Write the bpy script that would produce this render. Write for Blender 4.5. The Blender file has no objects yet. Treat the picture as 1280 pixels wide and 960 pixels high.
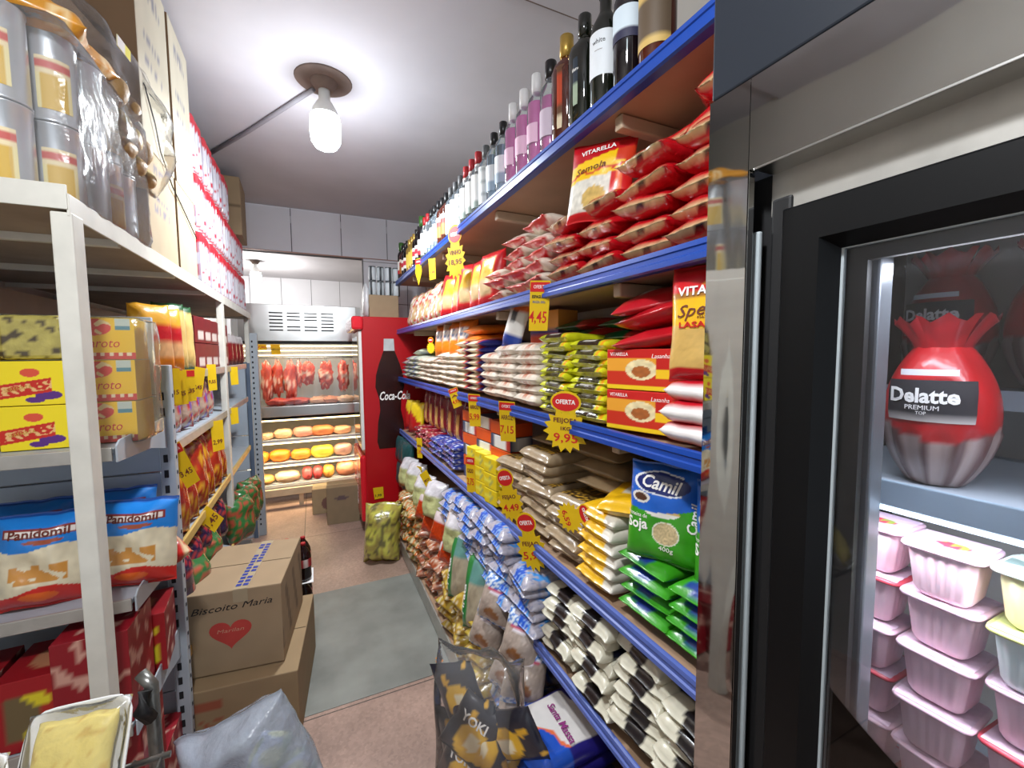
import bpy, math, random
from mathutils import Vector, Matrix, noise
S = bpy.context.scene
COL = S.collection
PI = math.pi
rnd = random.Random(7)
ORD = ['lowest', 'second', 'third', 'fourth', 'fifth', 'sixth', 'seventh', 'eighth', 'ninth', 'tenth', 'eleventh', 'twelfth', 'thirteenth', 'fourteenth', 'fifteenth', 'sixteenth', 'seventeenth', 'eighteenth', 'nineteenth', 'twentieth']
NTH = ['first'] + ORD[1:]

def lin(c):
    if isinstance(c, str):
        c = tuple(int(c[i:i + 2], 16) / 255 for i in (0, 2, 4))
    return tuple((x / 12.92 if x <= .04045 else ((x + .055) / 1.055) ** 2.4) for x in c[:3])

# ------------------------------------------------------------------ materials
def nmat(name):
    m = bpy.data.materials.new(name)
    m.use_nodes = True
    nt = m.node_tree
    nt.nodes.clear()
    out = nt.nodes.new('ShaderNodeOutputMaterial')
    return m, nt, out

def node(nt, t, **kw):
    n = nt.nodes.new(t)
    for k, v in kw.items():
        if k in n.inputs.keys() and not hasattr(n, k):
            n.inputs[k].default_value = v
        else:
            setattr(n, k, v)
    return n

def setin(n, **kw):
    for k, v in kw.items():
        n.inputs[k.replace('_', ' ')].default_value = v

def noise_bump(nt, b, scale, strength, dist=.002, detail=3):
    tc = nt.nodes.new('ShaderNodeTexCoord')
    no = nt.nodes.new('ShaderNodeTexNoise')
    no.inputs['Scale'].default_value = scale
    no.inputs['Detail'].default_value = detail
    bp = nt.nodes.new('ShaderNodeBump')
    bp.inputs['Strength'].default_value = strength
    bp.inputs['Distance'].default_value = dist
    nt.links.new(tc.outputs['Object'], no.inputs['Vector'])
    nt.links.new(no.outputs['Fac'], bp.inputs['Height'])
    nt.links.new(bp.outputs['Normal'], b.inputs['Normal'])
    return tc, no

def plain(name, col, rough=.5, metal=0, var=.12, scale=9, bump=0, bscale=60, spec=.5):
    """one colour broken up by a soft noise (wear, dust)"""
    m, nt, out = nmat(name)
    b = nt.nodes.new('ShaderNodeBsdfPrincipled')
    c = lin(col)
    tc = nt.nodes.new('ShaderNodeTexCoord')
    no = nt.nodes.new('ShaderNodeTexNoise')
    no.inputs['Scale'].default_value = scale
    no.inputs['Detail'].default_value = 5
    r = nt.nodes.new('ShaderNodeValToRGB')
    r.color_ramp.elements[0].position = .3
    r.color_ramp.elements[1].position = .7
    r.color_ramp.elements[0].color = tuple(x * (1 - var) for x in c) + (1,)
    r.color_ramp.elements[1].color = tuple(min(1, x * (1 + var)) for x in c) + (1,)
    nt.links.new(tc.outputs['Object'], no.inputs['Vector'])
    nt.links.new(no.outputs['Fac'], r.inputs['Fac'])
    nt.links.new(r.outputs['Color'], b.inputs['Base Color'])
    setin(b, Roughness=rough, Metallic=metal)
    b.inputs['Specular IOR Level'].default_value = spec
    if bump:
        noise_bump(nt, b, bscale, bump)
    nt.links.new(b.outputs[0], out.inputs[0])
    return m

def artmat(name, rough=.35, bump=.25, bscale=45, coat=0, dist=.004):
    """printed surface: the print is the mesh's own 'art' attribute"""
    m, nt, out = nmat(name)
    b = nt.nodes.new('ShaderNodeBsdfPrincipled')
    a = nt.nodes.new('ShaderNodeAttribute')
    a.attribute_name = 'art'
    nt.links.new(a.outputs['Color'], b.inputs['Base Color'])
    setin(b, Roughness=rough)
    b.inputs['Coat Weight'].default_value = coat
    b.inputs['Coat Roughness'].default_value = .12
    if bump:
        noise_bump(nt, b, bscale, bump, dist)
    nt.links.new(b.outputs[0], out.inputs[0])
    return m

def clear(name, tint=(1, 1, 1), body=(1, 1, 1), fac=.15, rough=.08, bump=0, bscale=30, fres=1.4):
    """thin clear sheet: see-through, with a real Fresnel gloss and a little body colour"""
    m, nt, out = nmat(name)
    t = nt.nodes.new('ShaderNodeBsdfTransparent')
    t.inputs[0].default_value = lin(tint) + (1,)
    d = nt.nodes.new('ShaderNodeBsdfPrincipled')
    d.inputs['Base Color'].default_value = lin(body) + (1,)
    setin(d, Roughness=max(rough, .1))
    g = nt.nodes.new('ShaderNodeBsdfGlossy')
    g.inputs['Roughness'].default_value = rough
    f = nt.nodes.new('ShaderNodeFresnel')
    f.inputs['IOR'].default_value = fres
    m1 = nt.nodes.new('ShaderNodeMixShader')
    m1.inputs[0].default_value = fac
    m2 = nt.nodes.new('ShaderNodeMixShader')
    nt.links.new(t.outputs[0], m1.inputs[1])
    nt.links.new(d.outputs[0], m1.inputs[2])
    nt.links.new(f.outputs[0], m2.inputs[0])
    nt.links.new(m1.outputs[0], m2.inputs[1])
    nt.links.new(g.outputs[0], m2.inputs[2])
    if bump:
        tc, no = noise_bump(nt, g, bscale, bump, .01)
        nt.links.new(g.inputs['Normal'].links[0].from_socket, d.inputs['Normal'])
        nt.links.new(g.inputs['Normal'].links[0].from_socket, f.inputs['Normal'])
    nt.links.new(m2.outputs[0], out.inputs[0])
    return m

def glow(name, col, s):
    m, nt, out = nmat(name)
    e = nt.nodes.new('ShaderNodeEmission')
    e.inputs[0].default_value = lin(col) + (1,)
    e.inputs[1].default_value = s
    nt.links.new(e.outputs[0], out.inputs[0])
    return m

M = dict(
    film=artmat('printed_film', .3, .35, 38, .3),
    matte=artmat('printed_paper', .6, .1, 60),
    card=artmat('printed_carton', .4, .05, 30),
    shiny=artmat('metallised_film', .2, .7, 55, .5),
    food=artmat('food_surface', .5, .5, 70),
    kraft=artmat('corrugated_board', .85, .12, 25),
    ink_black=plain('ink_black', '1a1718', .5, var=0),
    ink_white=plain('ink_white', 'f4f2ee', .45, var=0),
    ink_red=plain('ink_red', 'c81e1c', .45, var=0),
    ink_blue=plain('ink_blue', '26368c', .45, var=0),
    ink_brown=plain('ink_brown', '6a2a1c', .6, var=.1),
    ink_gold=plain('ink_gold', 'caa046', .4, var=0),
    ink_gray=plain('ink_gray', '8a8078', .6, var=.1),
    ink_purple=plain('ink_purple', '8a2c74', .5, var=0),
    blue=plain('blue_enamel', '12429c', .28, var=.08, scale=4, spec=.6),
    navy=plain('sheened_blue_enamel', '5468b0', .35, var=.1, scale=6),  # paler blue: reflected light on the lower rails put into the colour
    beige=plain('beige_enamel', 'b8a48c', .45, var=.08),
    wood=plain('brown_shelf_board', 'a88a70', .55, var=.12, scale=5),
    white=plain('chipped_white_enamel', 'd0cec4', .45, var=.08, scale=14),
    grayst=plain('grey_enamel', 'a4acb4', .42, var=.07, scale=7),
    bluegr=plain('blue_grey_enamel', 'b8c4d0', .45, var=.06, scale=5),
    hole=plain('dark_slot', '15161a', .8, var=0),
    black=plain('black_enamel', '07080a', .4, var=.2, scale=3, spec=.25),
    slate=plain('slate_enamel', '1e232b', .42, var=.05, scale=3, spec=.3),
    rubber=plain('black_rubber', '101012', .6, var=.1),
    gasket=plain('pale_gasket', 'a8b2b6', .5, var=.05),
    red=plain('red_enamel', 'ae0e18', .32, var=.06, scale=3),
    redglo=plain('red_plastic', 'd8202e', .2, var=.05),
    tile=plain('glazed_tile', 'dedee4', .15, var=.03, scale=3),
    grout=plain('dark_grout', '55525a', .9, var=.1),
    cord=plain('grey_conduit', '8a868c', .6, var=.05),
    brown=plain('brown_stain', '6a5a52', .8, var=.2),
    plastic=plain('white_plastic', 'dcdcd8', .35, var=.04),
    steelrod=plain('dull_steel', '7c7c78', .35, .8, var=.2, scale=30),
    bottleg=plain('dark_green_glass', '10140c', .06, var=.1, spec=.8),
    bottled=plain('dark_glass', '120c10', .06, var=.1, spec=.8),
    bottleb=plain('amber_glass', '4a1a0a', .06, var=.15, spec=.8),
    capblack=plain('black_cap', '141416', .3, var=0),
    capwhite=plain('white_cap', 'dedede', .4, var=.03),
    capred=plain('red_cap', 'a81c24', .4, var=.03),
    capgold=plain('gold_cap', 'b89648', .3, .6, var=.08),
    capgreen=plain('green_cap', '2e5a20', .4, var=.1),
    capgrey=plain('grey_cap', '5a5c5e', .4, var=.05),
    pink=plain('pink_spirit', 'e46ab4', .15, var=.1),
    clearb=clear('clear_bottle_glass', 'eef2f4', 'c8d2d8', .14, .04),
    blueb=plain('pale_blue_spirit', 'a8c0d8', .15, var=.1),
    wrap=clear('clear_film', (1, 1, 1), (1, 1, 1), .07, .16, .45, 18, 1.2),
    bagclear=clear('hazy_bag_film', (.96, .97, 1), 'ccd6e4', .5, .25, .9, 22, 1.25),
    pane=clear('door_glass', (.97, .98, 1), (.1, .1, .1), .02, .0, 0, 1, 1.5),
    ledw=glow('lamp_cool_white', (.9, .97, 1), 9),
    ledwarm=glow('lamp_warm_white', (1, .87, .62), 6),
    ledfridge=glow('lamp_fridge_white', (.95, .97, 1), 8),
)

def steel(name, rough, wob, scale):
    m, nt, out = nmat(name)
    b = nt.nodes.new('ShaderNodeBsdfPrincipled')
    setin(b, Metallic=1, Roughness=rough)
    b.inputs['Base Color'].default_value = lin('c8c8c6') + (1,)
    if wob:
        noise_bump(nt, b, scale, wob, .02, 1)
    nt.links.new(b.outputs[0], out.inputs[0])
    return m
M['mirror'] = steel('polished_stainless', .035, .03, 2.5)
M['brushed'] = steel('brushed_stainless', .28, .1, 6)
M['tin'] = plain('tin_can', 'c4c8cc', .3, .6, var=.05)
M['galv'] = plain('galvanised_rail', 'b4b2ac', .35, .5, var=.1, scale=20)

def floor_mat():
    m, nt, out = nmat('terrazzo_floor')
    b = nt.nodes.new('ShaderNodeBsdfPrincipled')
    tc = nt.nodes.new('ShaderNodeTexCoord')
    mp = nt.nodes.new('ShaderNodeMapping')
    mp.inputs['Location'].default_value = (.12, -.87, 0)
    ck = nt.nodes.new('ShaderNodeTexBrick')
    ck.offset = 0
    ck.inputs['Scale'].default_value = 1
    ck.inputs['Brick Width'].default_value = .98
    ck.inputs['Row Height'].default_value = .98
    ck.inputs['Mortar Size'].default_value = .003
    ck.inputs['Color1'].default_value = lin('b89a8c') + (1,)
    ck.inputs['Color2'].default_value = lin('b09484') + (1,)
    ck.inputs['Mortar'].default_value = lin('5a504a') + (1,)
    n1 = nt.nodes.new('ShaderNodeTexNoise')
    n1.inputs['Scale'].default_value = 2.5
    n1.inputs['Detail'].default_value = 8
    n2 = nt.nodes.new('ShaderNodeTexVoronoi')
    n2.inputs['Scale'].default_value = 90
    r1 = nt.nodes.new('ShaderNodeValToRGB')
    r1.color_ramp.elements[0].position = .3
    r1.color_ramp.elements[0].color = (.62, .62, .62, 1)
    r1.color_ramp.elements[1].position = .7
    r1.color_ramp.elements[1].color = (1.05, 1.05, 1.05, 1)
    r2 = nt.nodes.new('ShaderNodeValToRGB')
    r2.color_ramp.elements[0].color = (.8, .8, .8, 1)
    r2.color_ramp.elements[1].color = (1.1, 1.1, 1.1, 1)
    x1 = nt.nodes.new('ShaderNodeMixRGB'); x1.blend_type = 'MULTIPLY'; x1.inputs[0].default_value = 1
    x2 = nt.nodes.new('ShaderNodeMixRGB'); x2.blend_type = 'MULTIPLY'; x2.inputs[0].default_value = 1
    nt.links.new(tc.outputs['Object'], mp.inputs[0])
    nt.links.new(mp.outputs[0], ck.inputs['Vector'])
    nt.links.new(tc.outputs['Object'], n1.inputs['Vector'])
    nt.links.new(tc.outputs['Object'], n2.inputs['Vector'])
    nt.links.new(n1.outputs['Fac'], r1.inputs[0])
    nt.links.new(n2.outputs['Color'], r2.inputs[0])
    nt.links.new(ck.outputs['Color'], x1.inputs[1]); nt.links.new(r1.outputs[0], x1.inputs[2])
    nt.links.new(x1.outputs[0], x2.inputs[1]); nt.links.new(r2.outputs[0], x2.inputs[2])
    nt.links.new(x2.outputs[0], b.inputs['Base Color'])
    setin(b, Roughness=.42)
    nt.links.new(b.outputs[0], out.inputs[0])
    return m
M['floor'] = floor_mat()
M['concrete'] = plain('grey_concrete', '82847e', .55, var=.22, scale=4, bump=.1)
M['ceil'] = plain('grey_painted_slab', 'bcb9be', .8, var=.06, scale=2.5, bump=.15, bscale=9)
M['wallp'] = plain('off_white_paint', 'c4c0b8', .7, var=.05, scale=3)

# ------------------------------------------------------------------ mesh building
class G:
    def __init__(s):
        s.v, s.f, s.c, s.m, s.sm = [], [], [], [], []
    def vert(s, p, c=(1, 1, 1)):
        s.v.append(tuple(p)); s.c.append(c)
        return len(s.v) - 1
    def face(s, ids, m=0, sm=False):
        s.f.append(tuple(ids)); s.m.append(m); s.sm.append(sm)
    def grid(s, P, nx, ny, C=None, m=0, sm=True, wrap=False, flip=False):
        b = len(s.v)
        w = nx if wrap else nx + 1
        for j in range(ny + 1):
            for i in range(w):
                s.vert(P(i, j), C(i, j) if C else (1, 1, 1))
        for j in range(ny):
            for i in range(nx):
                a, d = b + j * w + i, b + j * w + (i + 1) % w
                q = (a, d, d + w, a + w)
                s.face(q[::-1] if flip else q, m, sm)
    def box(s, c, d, r=.0015, n=(1, 1, 1), art=None, col=(1, 1, 1), m=0, mx=None):
        h = [x / 2 for x in d]
        r = min(r, min(h) * .9)
        ax = [[-h[k], -h[k] + r] + [-h[k] + r + (2 * h[k] - 2 * r) * i / n[k] for i in range(1, n[k])] + [h[k] - r, h[k]] for k in range(3)]
        def rd(p):
            q = [max(-h[k] + r, min(h[k] - r, p[k])) for k in range(3)]
            e = [p[k] - q[k] for k in range(3)]
            L = math.sqrt(sum(x * x for x in e))
            if L > r:
                p = [q[k] + e[k] * r / L for k in range(3)]
            p = Vector(p)
            if mx:
                p = mx @ p
            return (p[0] + c[0], p[1] + c[1], p[2] + c[2])
        for k, sg, a, b_, name, fa, fb in ((1, -1, 0, 2, '-y', 1, 1), (1, 1, 0, 2, '+y', -1, 1), (0, 1, 1, 2, '+x', 1, 1), (0, -1, 1, 2, '-x', -1, 1), (2, 1, 0, 1, '+z', 1, 1), (2, -1, 0, 1, '-z', -1, 1)):
            A, B = ax[a], ax[b_]
            def P(i, j):
                p = [0, 0, 0]
                p[k] = sg * h[k]
                p[a] = (A if fa > 0 else A[::-1])[i]
                p[b_] = B[j]
                return rd(p)
            def C(i, j):
                if not art:
                    return col
                u = (A[i] / h[a] + 1) / 2
                v = (B[j] / h[b_] + 1) / 2
                return art(name, u, v)
            s.grid(P, len(A) - 1, len(B) - 1, C, m, False)
    def tube(s, pts, r, seg=8, m=0, col=(1, 1, 1), cap=True):
        pts = [Vector(p) for p in pts]
        b = len(s.v)
        up = Vector((0, 0, 1))
        for i, p in enumerate(pts):
            t = (pts[min(i + 1, len(pts) - 1)] - pts[max(i - 1, 0)]).normalized()
            a = t.cross(up if abs(t.z) < .95 else Vector((1, 0, 0))).normalized()
            c = t.cross(a)
            rr = r[i] if isinstance(r, (list, tuple)) else r
            for k in range(seg):
                an = 2 * PI * k / seg
                s.vert(p + a * rr * math.cos(an) + c * rr * math.sin(an), col)
        for i in range(len(pts) - 1):
            for k in range(seg):
                a0 = b + i * seg + k; a1 = b + i * seg + (k + 1) % seg
                s.face((a0, a1, a1 + seg, a0 + seg), m, True)
        if cap:
            s.face([b + k for k in range(seg)][::-1], m)
            s.face([b + (len(pts) - 1) * seg + k for k in range(seg)], m)
    def lathe(s, prof, seg=20, c=(0, 0, 0), sq=None, m=0, col=None, ang=(0, 2 * PI), sy=1):
        full = ang[1] - ang[0] > 6.28
        def P(i, j):
            r, z = prof[j][:2]
            a = ang[0] + (ang[1] - ang[0]) * i / seg
            x, y = math.cos(a), math.sin(a)
            if sq:
                k = (abs(x) ** sq + abs(y) ** sq) ** (-1 / sq)
                w = min(1, max(0, (r - sq_r[0]) / max(1e-6, sq_r[1] - sq_r[0])))
                x, y = x * (1 + (k - 1) * w), y * (1 + (k - 1) * w)
            return (c[0] + r * x, c[1] + r * y * sy, c[2] + z)
        sq_r = (min(p[0] for p in prof), max(p[0] for p in prof))
        def C(i, j):
            if col is None:
                return (1, 1, 1)
            return col(i / seg, prof[j][1]) if callable(col) else col
        s.grid(P, seg, len(prof) - 1, C, m, True, wrap=full)
    def prism(s, pts, th, m=0, col=(1, 1, 1), z0=0):
        """outline in x,z extruded along y, front at y=z0 facing -y"""
        b = len(s.v); n = len(pts)
        for y in (z0, z0 + th):
            for p in pts:
                s.vert((p[0], y, p[1]), col)
        s.face([b + i for i in range(n)], m)
        s.face([b + n + i for i in range(n)][::-1], m)
        for i in range(n):
            j = (i + 1) % n
            s.face((b + j, b + i, b + n + i, b + n + j), m)
    def mesh(s, name, *mats):
        me = bpy.data.meshes.new(name)
        me.from_pydata(s.v, [], s.f)
        at = me.attributes.new('art', 'FLOAT_COLOR', 'POINT')
        flat = []
        for c in s.c:
            flat += [c[0], c[1], c[2], 1.0]
        at.data.foreach_set('color', flat)
        me.polygons.foreach_set('use_smooth', s.sm)
        me.polygons.foreach_set('material_index', s.m)
        for mt in mats:
            me.materials.append(M[mt] if isinstance(mt, str) else mt)
        me.update()
        return me

def lump(g, c, rad, seed=0, amp=.2, sc=3, nu=16, nv=10, col=None, m=0, pw=1.0):
    def P(i, j):
        a, t = 2 * PI * i / nu, PI * j / nv
        st = math.sin(t) ** pw if t > 0 and t < PI else 0.0
        d = Vector((st * math.cos(a), st * math.sin(a), -math.cos(t)))
        k = 1 + amp * noise.noise(d * sc * .6 + Vector((seed * 7.3, seed, 2)))
        return (c[0] + d.x * rad[0] * k, c[1] + d.y * rad[1] * k, c[2] + d.z * rad[2] * k)
    def C(i, j):
        if not col:
            return (1, 1, 1)
        return col(i / nu, j / nv) if callable(col) else col
    g.grid(P, nu, nv, C, m, True, wrap=True)

# ------------------------------------------------------------------ objects
def ob(name, me, parent=None, loc=(0, 0, 0), rot=(0, 0, 0)):
    o = bpy.data.objects.new(name, me)
    COL.objects.link(o)
    o.location = loc
    o.rotation_euler = rot
    if parent:
        o.parent = parent
    return o

def chk(l):
    if len(l.replace(',', '').split()) > 16:
        print('LONGLABEL', len(l.split()), l)

def tag(o, label, cat, group=None):
    chk(label)
    o['label'] = label
    o['category'] = cat
    if group:
        o['group'] = group
    return o

def thing(name, me, label, cat, loc=(0, 0, 0), rot=(0, 0, 0), group=None):
    return tag(ob(name, me, None, loc, rot), label, cat, group)

def struct(name, g, *mats):
    o = ob(name, g.mesh(name, *mats))
    o['kind'] = 'structure'
    return o

def dup(root, loc, rot, label, group=None, scale=None):
    r = root.copy()
    COL.objects.link(r)
    r.location = loc
    r.rotation_euler = rot
    chk(label)
    r['label'] = label
    if scale:
        r.scale = scale
    if group:
        r['group'] = group
    for ch in list(root.children):
        c = ch.copy()
        COL.objects.link(c)
        c.parent = r
        for g2 in ch.children:
            d = g2.copy()
            COL.objects.link(d)
            d.parent = c
    return r

class Kind:
    """one product: the first placing is the thing itself, the rest are copies with copied parts"""
    def __init__(s, name, me, cat, parts=()):
        s.name, s.me, s.cat, s.parts, s.first, s.scale = name, me, cat, parts, None, None
    def put(s, loc, rot, label, group=None, scale=None):
        scale = scale or s.scale
        if s.first is None:
            o = s.first = thing(s.name, s.me, label, s.cat, loc, rot, group)
            if scale:
                o.scale = scale
            for p in s.parts:
                q = ob(p[0], p[1], o)
                if len(p) > 2 and p[2]:
                    q['label'] = p[2]
            return o
        return dup(s.first, loc, rot, label, group, scale)

_tc = {}
def text(s, size, mat, w=None, bold=0, shear=0, ext=.0003, arc=None, bow=None, conform=None, at=(0, 0), face='-y', rot=0):
    """lettering laid on the x,z plane facing -y, centred on at; conform maps (x,z) to a depth y"""
    cu = bpy.data.curves.new('lettering', 'FONT')
    cu.body = s
    cu.size = size
    cu.align_x = 'CENTER'
    cu.align_y = 'CENTER'
    cu.resolution_u = 2
    cu.extrude = ext
    cu.offset = bold
    cu.shear = shear
    o = bpy.data.objects.new('lettering', cu)
    COL.objects.link(o)
    dg = bpy.context.evaluated_depsgraph_get()
    me = bpy.data.meshes.new_from_object(o.evaluated_get(dg))
    bpy.data.objects.remove(o)
    bpy.data.curves.remove(cu)
    xs = [v.co.x for v in me.vertices] or [0]
    k = 1
    if w:
        k = w / (max(xs) - min(xs))
    mid = (max(xs) + min(xs)) / 2
    cr, sr = math.cos(rot), math.sin(rot)
    for v in me.vertices:
        x, z, d = (v.co.x - mid) * k, v.co.y, v.co.z
        if arc:
            z += arc * (x * x)
        x, z = x * cr - z * sr + at[0], x * sr + z * cr + at[1]
        y = (conform(x, z) if conform else 0) - d
        v.co = (x, y, z)
    me.materials.clear()
    me.materials.append(M[mat] if isinstance(mat, str) else mat)
    return me

def fnoise(x, y, s):
    return noise.noise(Vector((x, y, s * 3.17)))

def speck(a, b, u, v, sc=9, s=0, th=0.0):
    return a if noise.noise(Vector((u * sc, v * sc, s * 5.3))) > th else b

def mixc(a, b, t):
    return tuple(a[k] * (1 - t) + b[k] * t for k in range(3))

class Pouch:
    """pillow pack lying in x,y: v=-1 is the end at -y; z is its thickness. art(u, v, side) gives its print"""
    def __init__(s, name, w, h, t, art, mat='film', nx=14, ny=16, seed=0, crimp=.05, lumpy=.18, wr=.05, p=3.0, q=.6, upright=False, foot=0):
        s.w, s.h, s.t, s.seed, s.crimp, s.lumpy, s.p, s.q, s.foot = w, h, t, seed, crimp, lumpy, p, q, foot
        g = G()
        ids = {}
        s.upright = upright
        for side in (1, -1):
            for j in range(ny + 1):
                for i in range(nx + 1):
                    u, v = s.param(i, nx), s.param(j, ny)
                    edge = i in (0, nx) or j in (0, ny)
                    if side < 0 and edge:
                        ids[(side, i, j)] = ids[(1, i, j)]
                        continue
                    x, y, z = s.point(u, v, side, wr)
                    if upright:
                        x, y, z = x, -z, y + h / 2
                    ids[(side, i, j)] = g.vert((x, y, z), art(u, v, side))
        for side in (1, -1):
            for j in range(ny):
                for i in range(nx):
                    f = (ids[(side, i, j)], ids[(side, i + 1, j)], ids[(side, i + 1, j + 1)], ids[(side, i, j + 1)])
                    g.face(f if side > 0 else f[::-1], 0, True)
        s.me = g.mesh(name, mat)
    @staticmethod
    def param(i, n):
        a = -1 + 2 * i / n
        return math.copysign(1 - (1 - abs(a)) ** 1.35, a)
    def height(s, u, v):
        vv = min(1, abs(v) / (1 - s.crimp))
        if s.foot and v < 0:
            vv = vv ** 3
        pr = max(0, 1 - abs(u) ** s.p) ** s.q * max(0, 1 - vv ** (s.p + 1.2)) ** s.q
        return pr * (1 + s.lumpy * fnoise(u * 1.7, v * 2.1, s.seed)) * s.t / 2
    def point(s, u, v, side, wr=.05):
        z = side * (s.height(u, v) if side > 0 else s.height(u, v) * .9) + side * .0006
        x = u * s.w / 2 * (1 - .05 * (1 - abs(v)) + .03 * fnoise(v * 2, 1, s.seed))
        y = v * s.h / 2 * (1 + wr * fnoise(u * 2.2, v, s.seed + 3))
        z += wr * .08 * s.w * fnoise(u * 4, v * 5, s.seed + 9) * (1 - abs(v) ** 4)
        return (x, y, z)
    def depth(s, x, z):
        """for lettering on the front of an upright pouch"""
        u, v = x / (s.w / 2), (z - s.h / 2) / (s.h / 2)
        return -(s.height(max(-1, min(1, u / .97)), max(-1, min(1, v))) + .0022 + .004 * s.w)

def noisecol(c, u, v, amt=.1, sc=6, s=0):
    k = 1 + amt * noise.noise(Vector((u * sc, v * sc, s)))
    return tuple(x * k for x in c)

def ell(u, v, cu, cv, ru, rv):
    return ((u - cu) / ru) ** 2 + ((v - cv) / rv) ** 2 < 1
# ================================================================== the room
CZ = 2.82
RX = 1.08          # right wall
LX = -1.15         # left wall
g = G(); g.box((0, 2.9, -.05), (3.2, 11, .1), 0); struct('floor', g, 'floor')
g = G(); g.box((.22, 2.36, .0015), (.66, .98, .003), .001); o = struct('trim_1', g, 'concrete')
g = G(); g.box((0, 2.95, CZ + .05), (3.2, 8.9 - 6, .1), 0); struct('ceiling', g, 'ceil')
g = G(); g.box((0, -.52, CZ + .03), (3.2, 4.0, .1), .002); struct('ceiling_front', g, 'ceil')
g = G(); g.box((0, 6.0, 2.72), (3.2, 3.2, .06), 0); struct('ceiling_back', g, 'ceil')
g = G(); g.box((RX + .05, 2.5, 1.4), (.1, 10.2, 2.9), 0); struct('wall_right', g, 'wallp')
g = G(); g.box((LX - .05, 2.5, 1.4), (.1, 10.2, 2.9), 0); struct('wall_left', g, 'wallp')
# lintel wall with glazed tiles above the opening to the back room
def tiled(name, x0, x1, z0, z1, y, tw, th, off=0, tz=None):
    g = G()
    g.box(((x0 + x1) / 2, y + .06, (z0 + z1) / 2), (x1 - x0, .11, z1 - z0), 0, m=1)
    x = x0 - off
    while x < x1 - .01:
        z = z0
        while z < z1 - .01:
            a, b = max(x, x0) + .003, min(x + tw, x1) - .003
            c, d = z + .002, min(z + th, z1) - .002
            if b - a > .01 and d - c > .01:
                g.box(((a + b) / 2, y, (c + d) / 2), (b - a, .012, d - c), .002)
            z += th
        x += tw
    return struct(name, g, 'tile', 'grout')
tiled('wall_lintel', LX, RX, 2.43, CZ, 4.4, .42, .4, .25)
tiled('wall_pier', .47, RX, 0, 2.43, 4.4, .42, .4)
tiled('wall_back', LX, RX, 0, 2.72, 7.55, .42, .45, .1)
g = G(); g.box((0, 4.395, 2.428), (2.2, .03, .006), .001); struct('trim_2', g, plain('pinkish_edge', 'b08478', .6))
g = G()
for x, w in ((-1.3, .5), (1.2, .5)):
    g.box((x, -2.55, 1.4), (w, .1, 2.9), 0)
g.box((0, -2.55, 2.65), (2.2, .1, .35), 0)
struct('wall_front', g, 'wallp')

def bulb(loc, size, label, group=None):
    root = thing('ceiling_lamp', None, label, 'lamp', loc)
    g = G(); g.lathe([(0, 0), (.062, 0), (.06, -.012), (.045, -.03), (.04, -.045), (0, -.046)], 24); ob('ceiling_rose', g.mesh('rose', 'brown'), root)
    g = G(); g.lathe([(0, -.04), (.026, -.045), (.026, -.09), (.034, -.1), (.055, -.135), (.066, -.165), (0.066, -.17)], 24); ob('lamp_holder', g.mesh('holder', 'plastic'), root)
    g = G(); g.lathe([(.066, -.165), (.07, -.19), (.07, -.25), (.066, -.285), (.05, -.31), (.025, -.322), (0, -.325)], 24); ob('lamp_globe', g.mesh('globe', 'ledw'), root)
    root.scale = (size,) * 3
    return root
lamp1 = bulb((.095, 2.33, CZ), 1.0, 'lit white bulb hanging from the grey shop ceiling on a brown rose')
g = G(); g.lathe([(0, 0), (.13, 0), (.125, -.006), (0, -.007)], 28); o = ob('stain_shadow_disc', g.mesh('stain_shadow', 'brown'), lamp1); o.name = 'ceiling_plate_shadow'  # brown disc paints the stain and the shadow ring round the socket base
lamp2 = bulb((-.62, 6.3, 2.69), .9, 'lit white bulb in the tiled back room behind the meat case')
g = G(); g.tube([(-.75, 3.72, CZ - .012), (-.3, 3.0, CZ - .012), (.05, 2.4, CZ - .012)], .011, 8)
thing('cable_conduit', g.mesh('conduit', 'cord'), 'grey cable conduit crossing the ceiling to the bulb', 'conduit')
g = G(); g.box((.9, 1.49, CZ - .004), (.5, .016, .012), .003); struct('trim_3', g, 'brown')

# ================================================================== blue-edged shelving on the right wall
LIP = .65
ZS = [2.105, 1.705, 1.31, .865, .535]
unit = thing('shelving_unit', None, 'long wall shelving with blue front edges and brown boards behind the glass-door fridge', 'shelving')
g = G(); g.box((RX - .012, 2.12, 1.1), (.02, 3.2, 2.2), .002); ob('back_panel', g.mesh('back', 'wallp'), unit)
for k, z in enumerate(ZS):
    x0 = LIP + .004
    g = G(); g.box(((x0 + RX - .03) / 2, 2.1, z - .02), (RX - .03 - x0, 3.12, .022), .002); b = ob('shelf_board', g.mesh('board', 'wood'), unit)
    g = G()
    pr = [(0, 0), (-.006, -.002), (-.007, -.012), (-.004, -.014), (-.004, -.024), (-.008, -.027), (-.008, -.038), (-.002, -.041), (.02, -.041), (.02, -.036), (.004, -.034), (.004, 0)]
    n = len(pr)
    for y in (.54, 3.66):
        for p in pr:
            g.vert((LIP + p[0], y, z + p[1] + .003))
    for i in range(n):
        j = (i + 1) % n
        g.face((i, n + i, n + j, j))
    g.face(list(range(n))); g.face([n + i for i in range(n)][::-1])
    ob('price_rail', g.mesh('rail', 'blue' if k < 3 else 'navy'), b)  # lower two rails take the blue with the reflection painted in
    for y in (.86, 1.62, 2.4, 3.2):
        g = G()
        g.box((LIP + .24, y, z - .05), (.40, .028, .034), .004)
        g.tube([(LIP + .22, y, z - .06), (LIP + .30, y, z - .16), (RX - .03, y, z - .2)], .008, 6)
        ob('shelf_bracket', g.mesh('bracket', 'beige'), unit)
for y in (.6, 1.62, 2.4, 3.2):
    g = G(); g.box((RX - .03, y, 1.08), (.03, .04, 2.14), .003); ob('upright', g.mesh('upright', 'beige'), unit)
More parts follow.
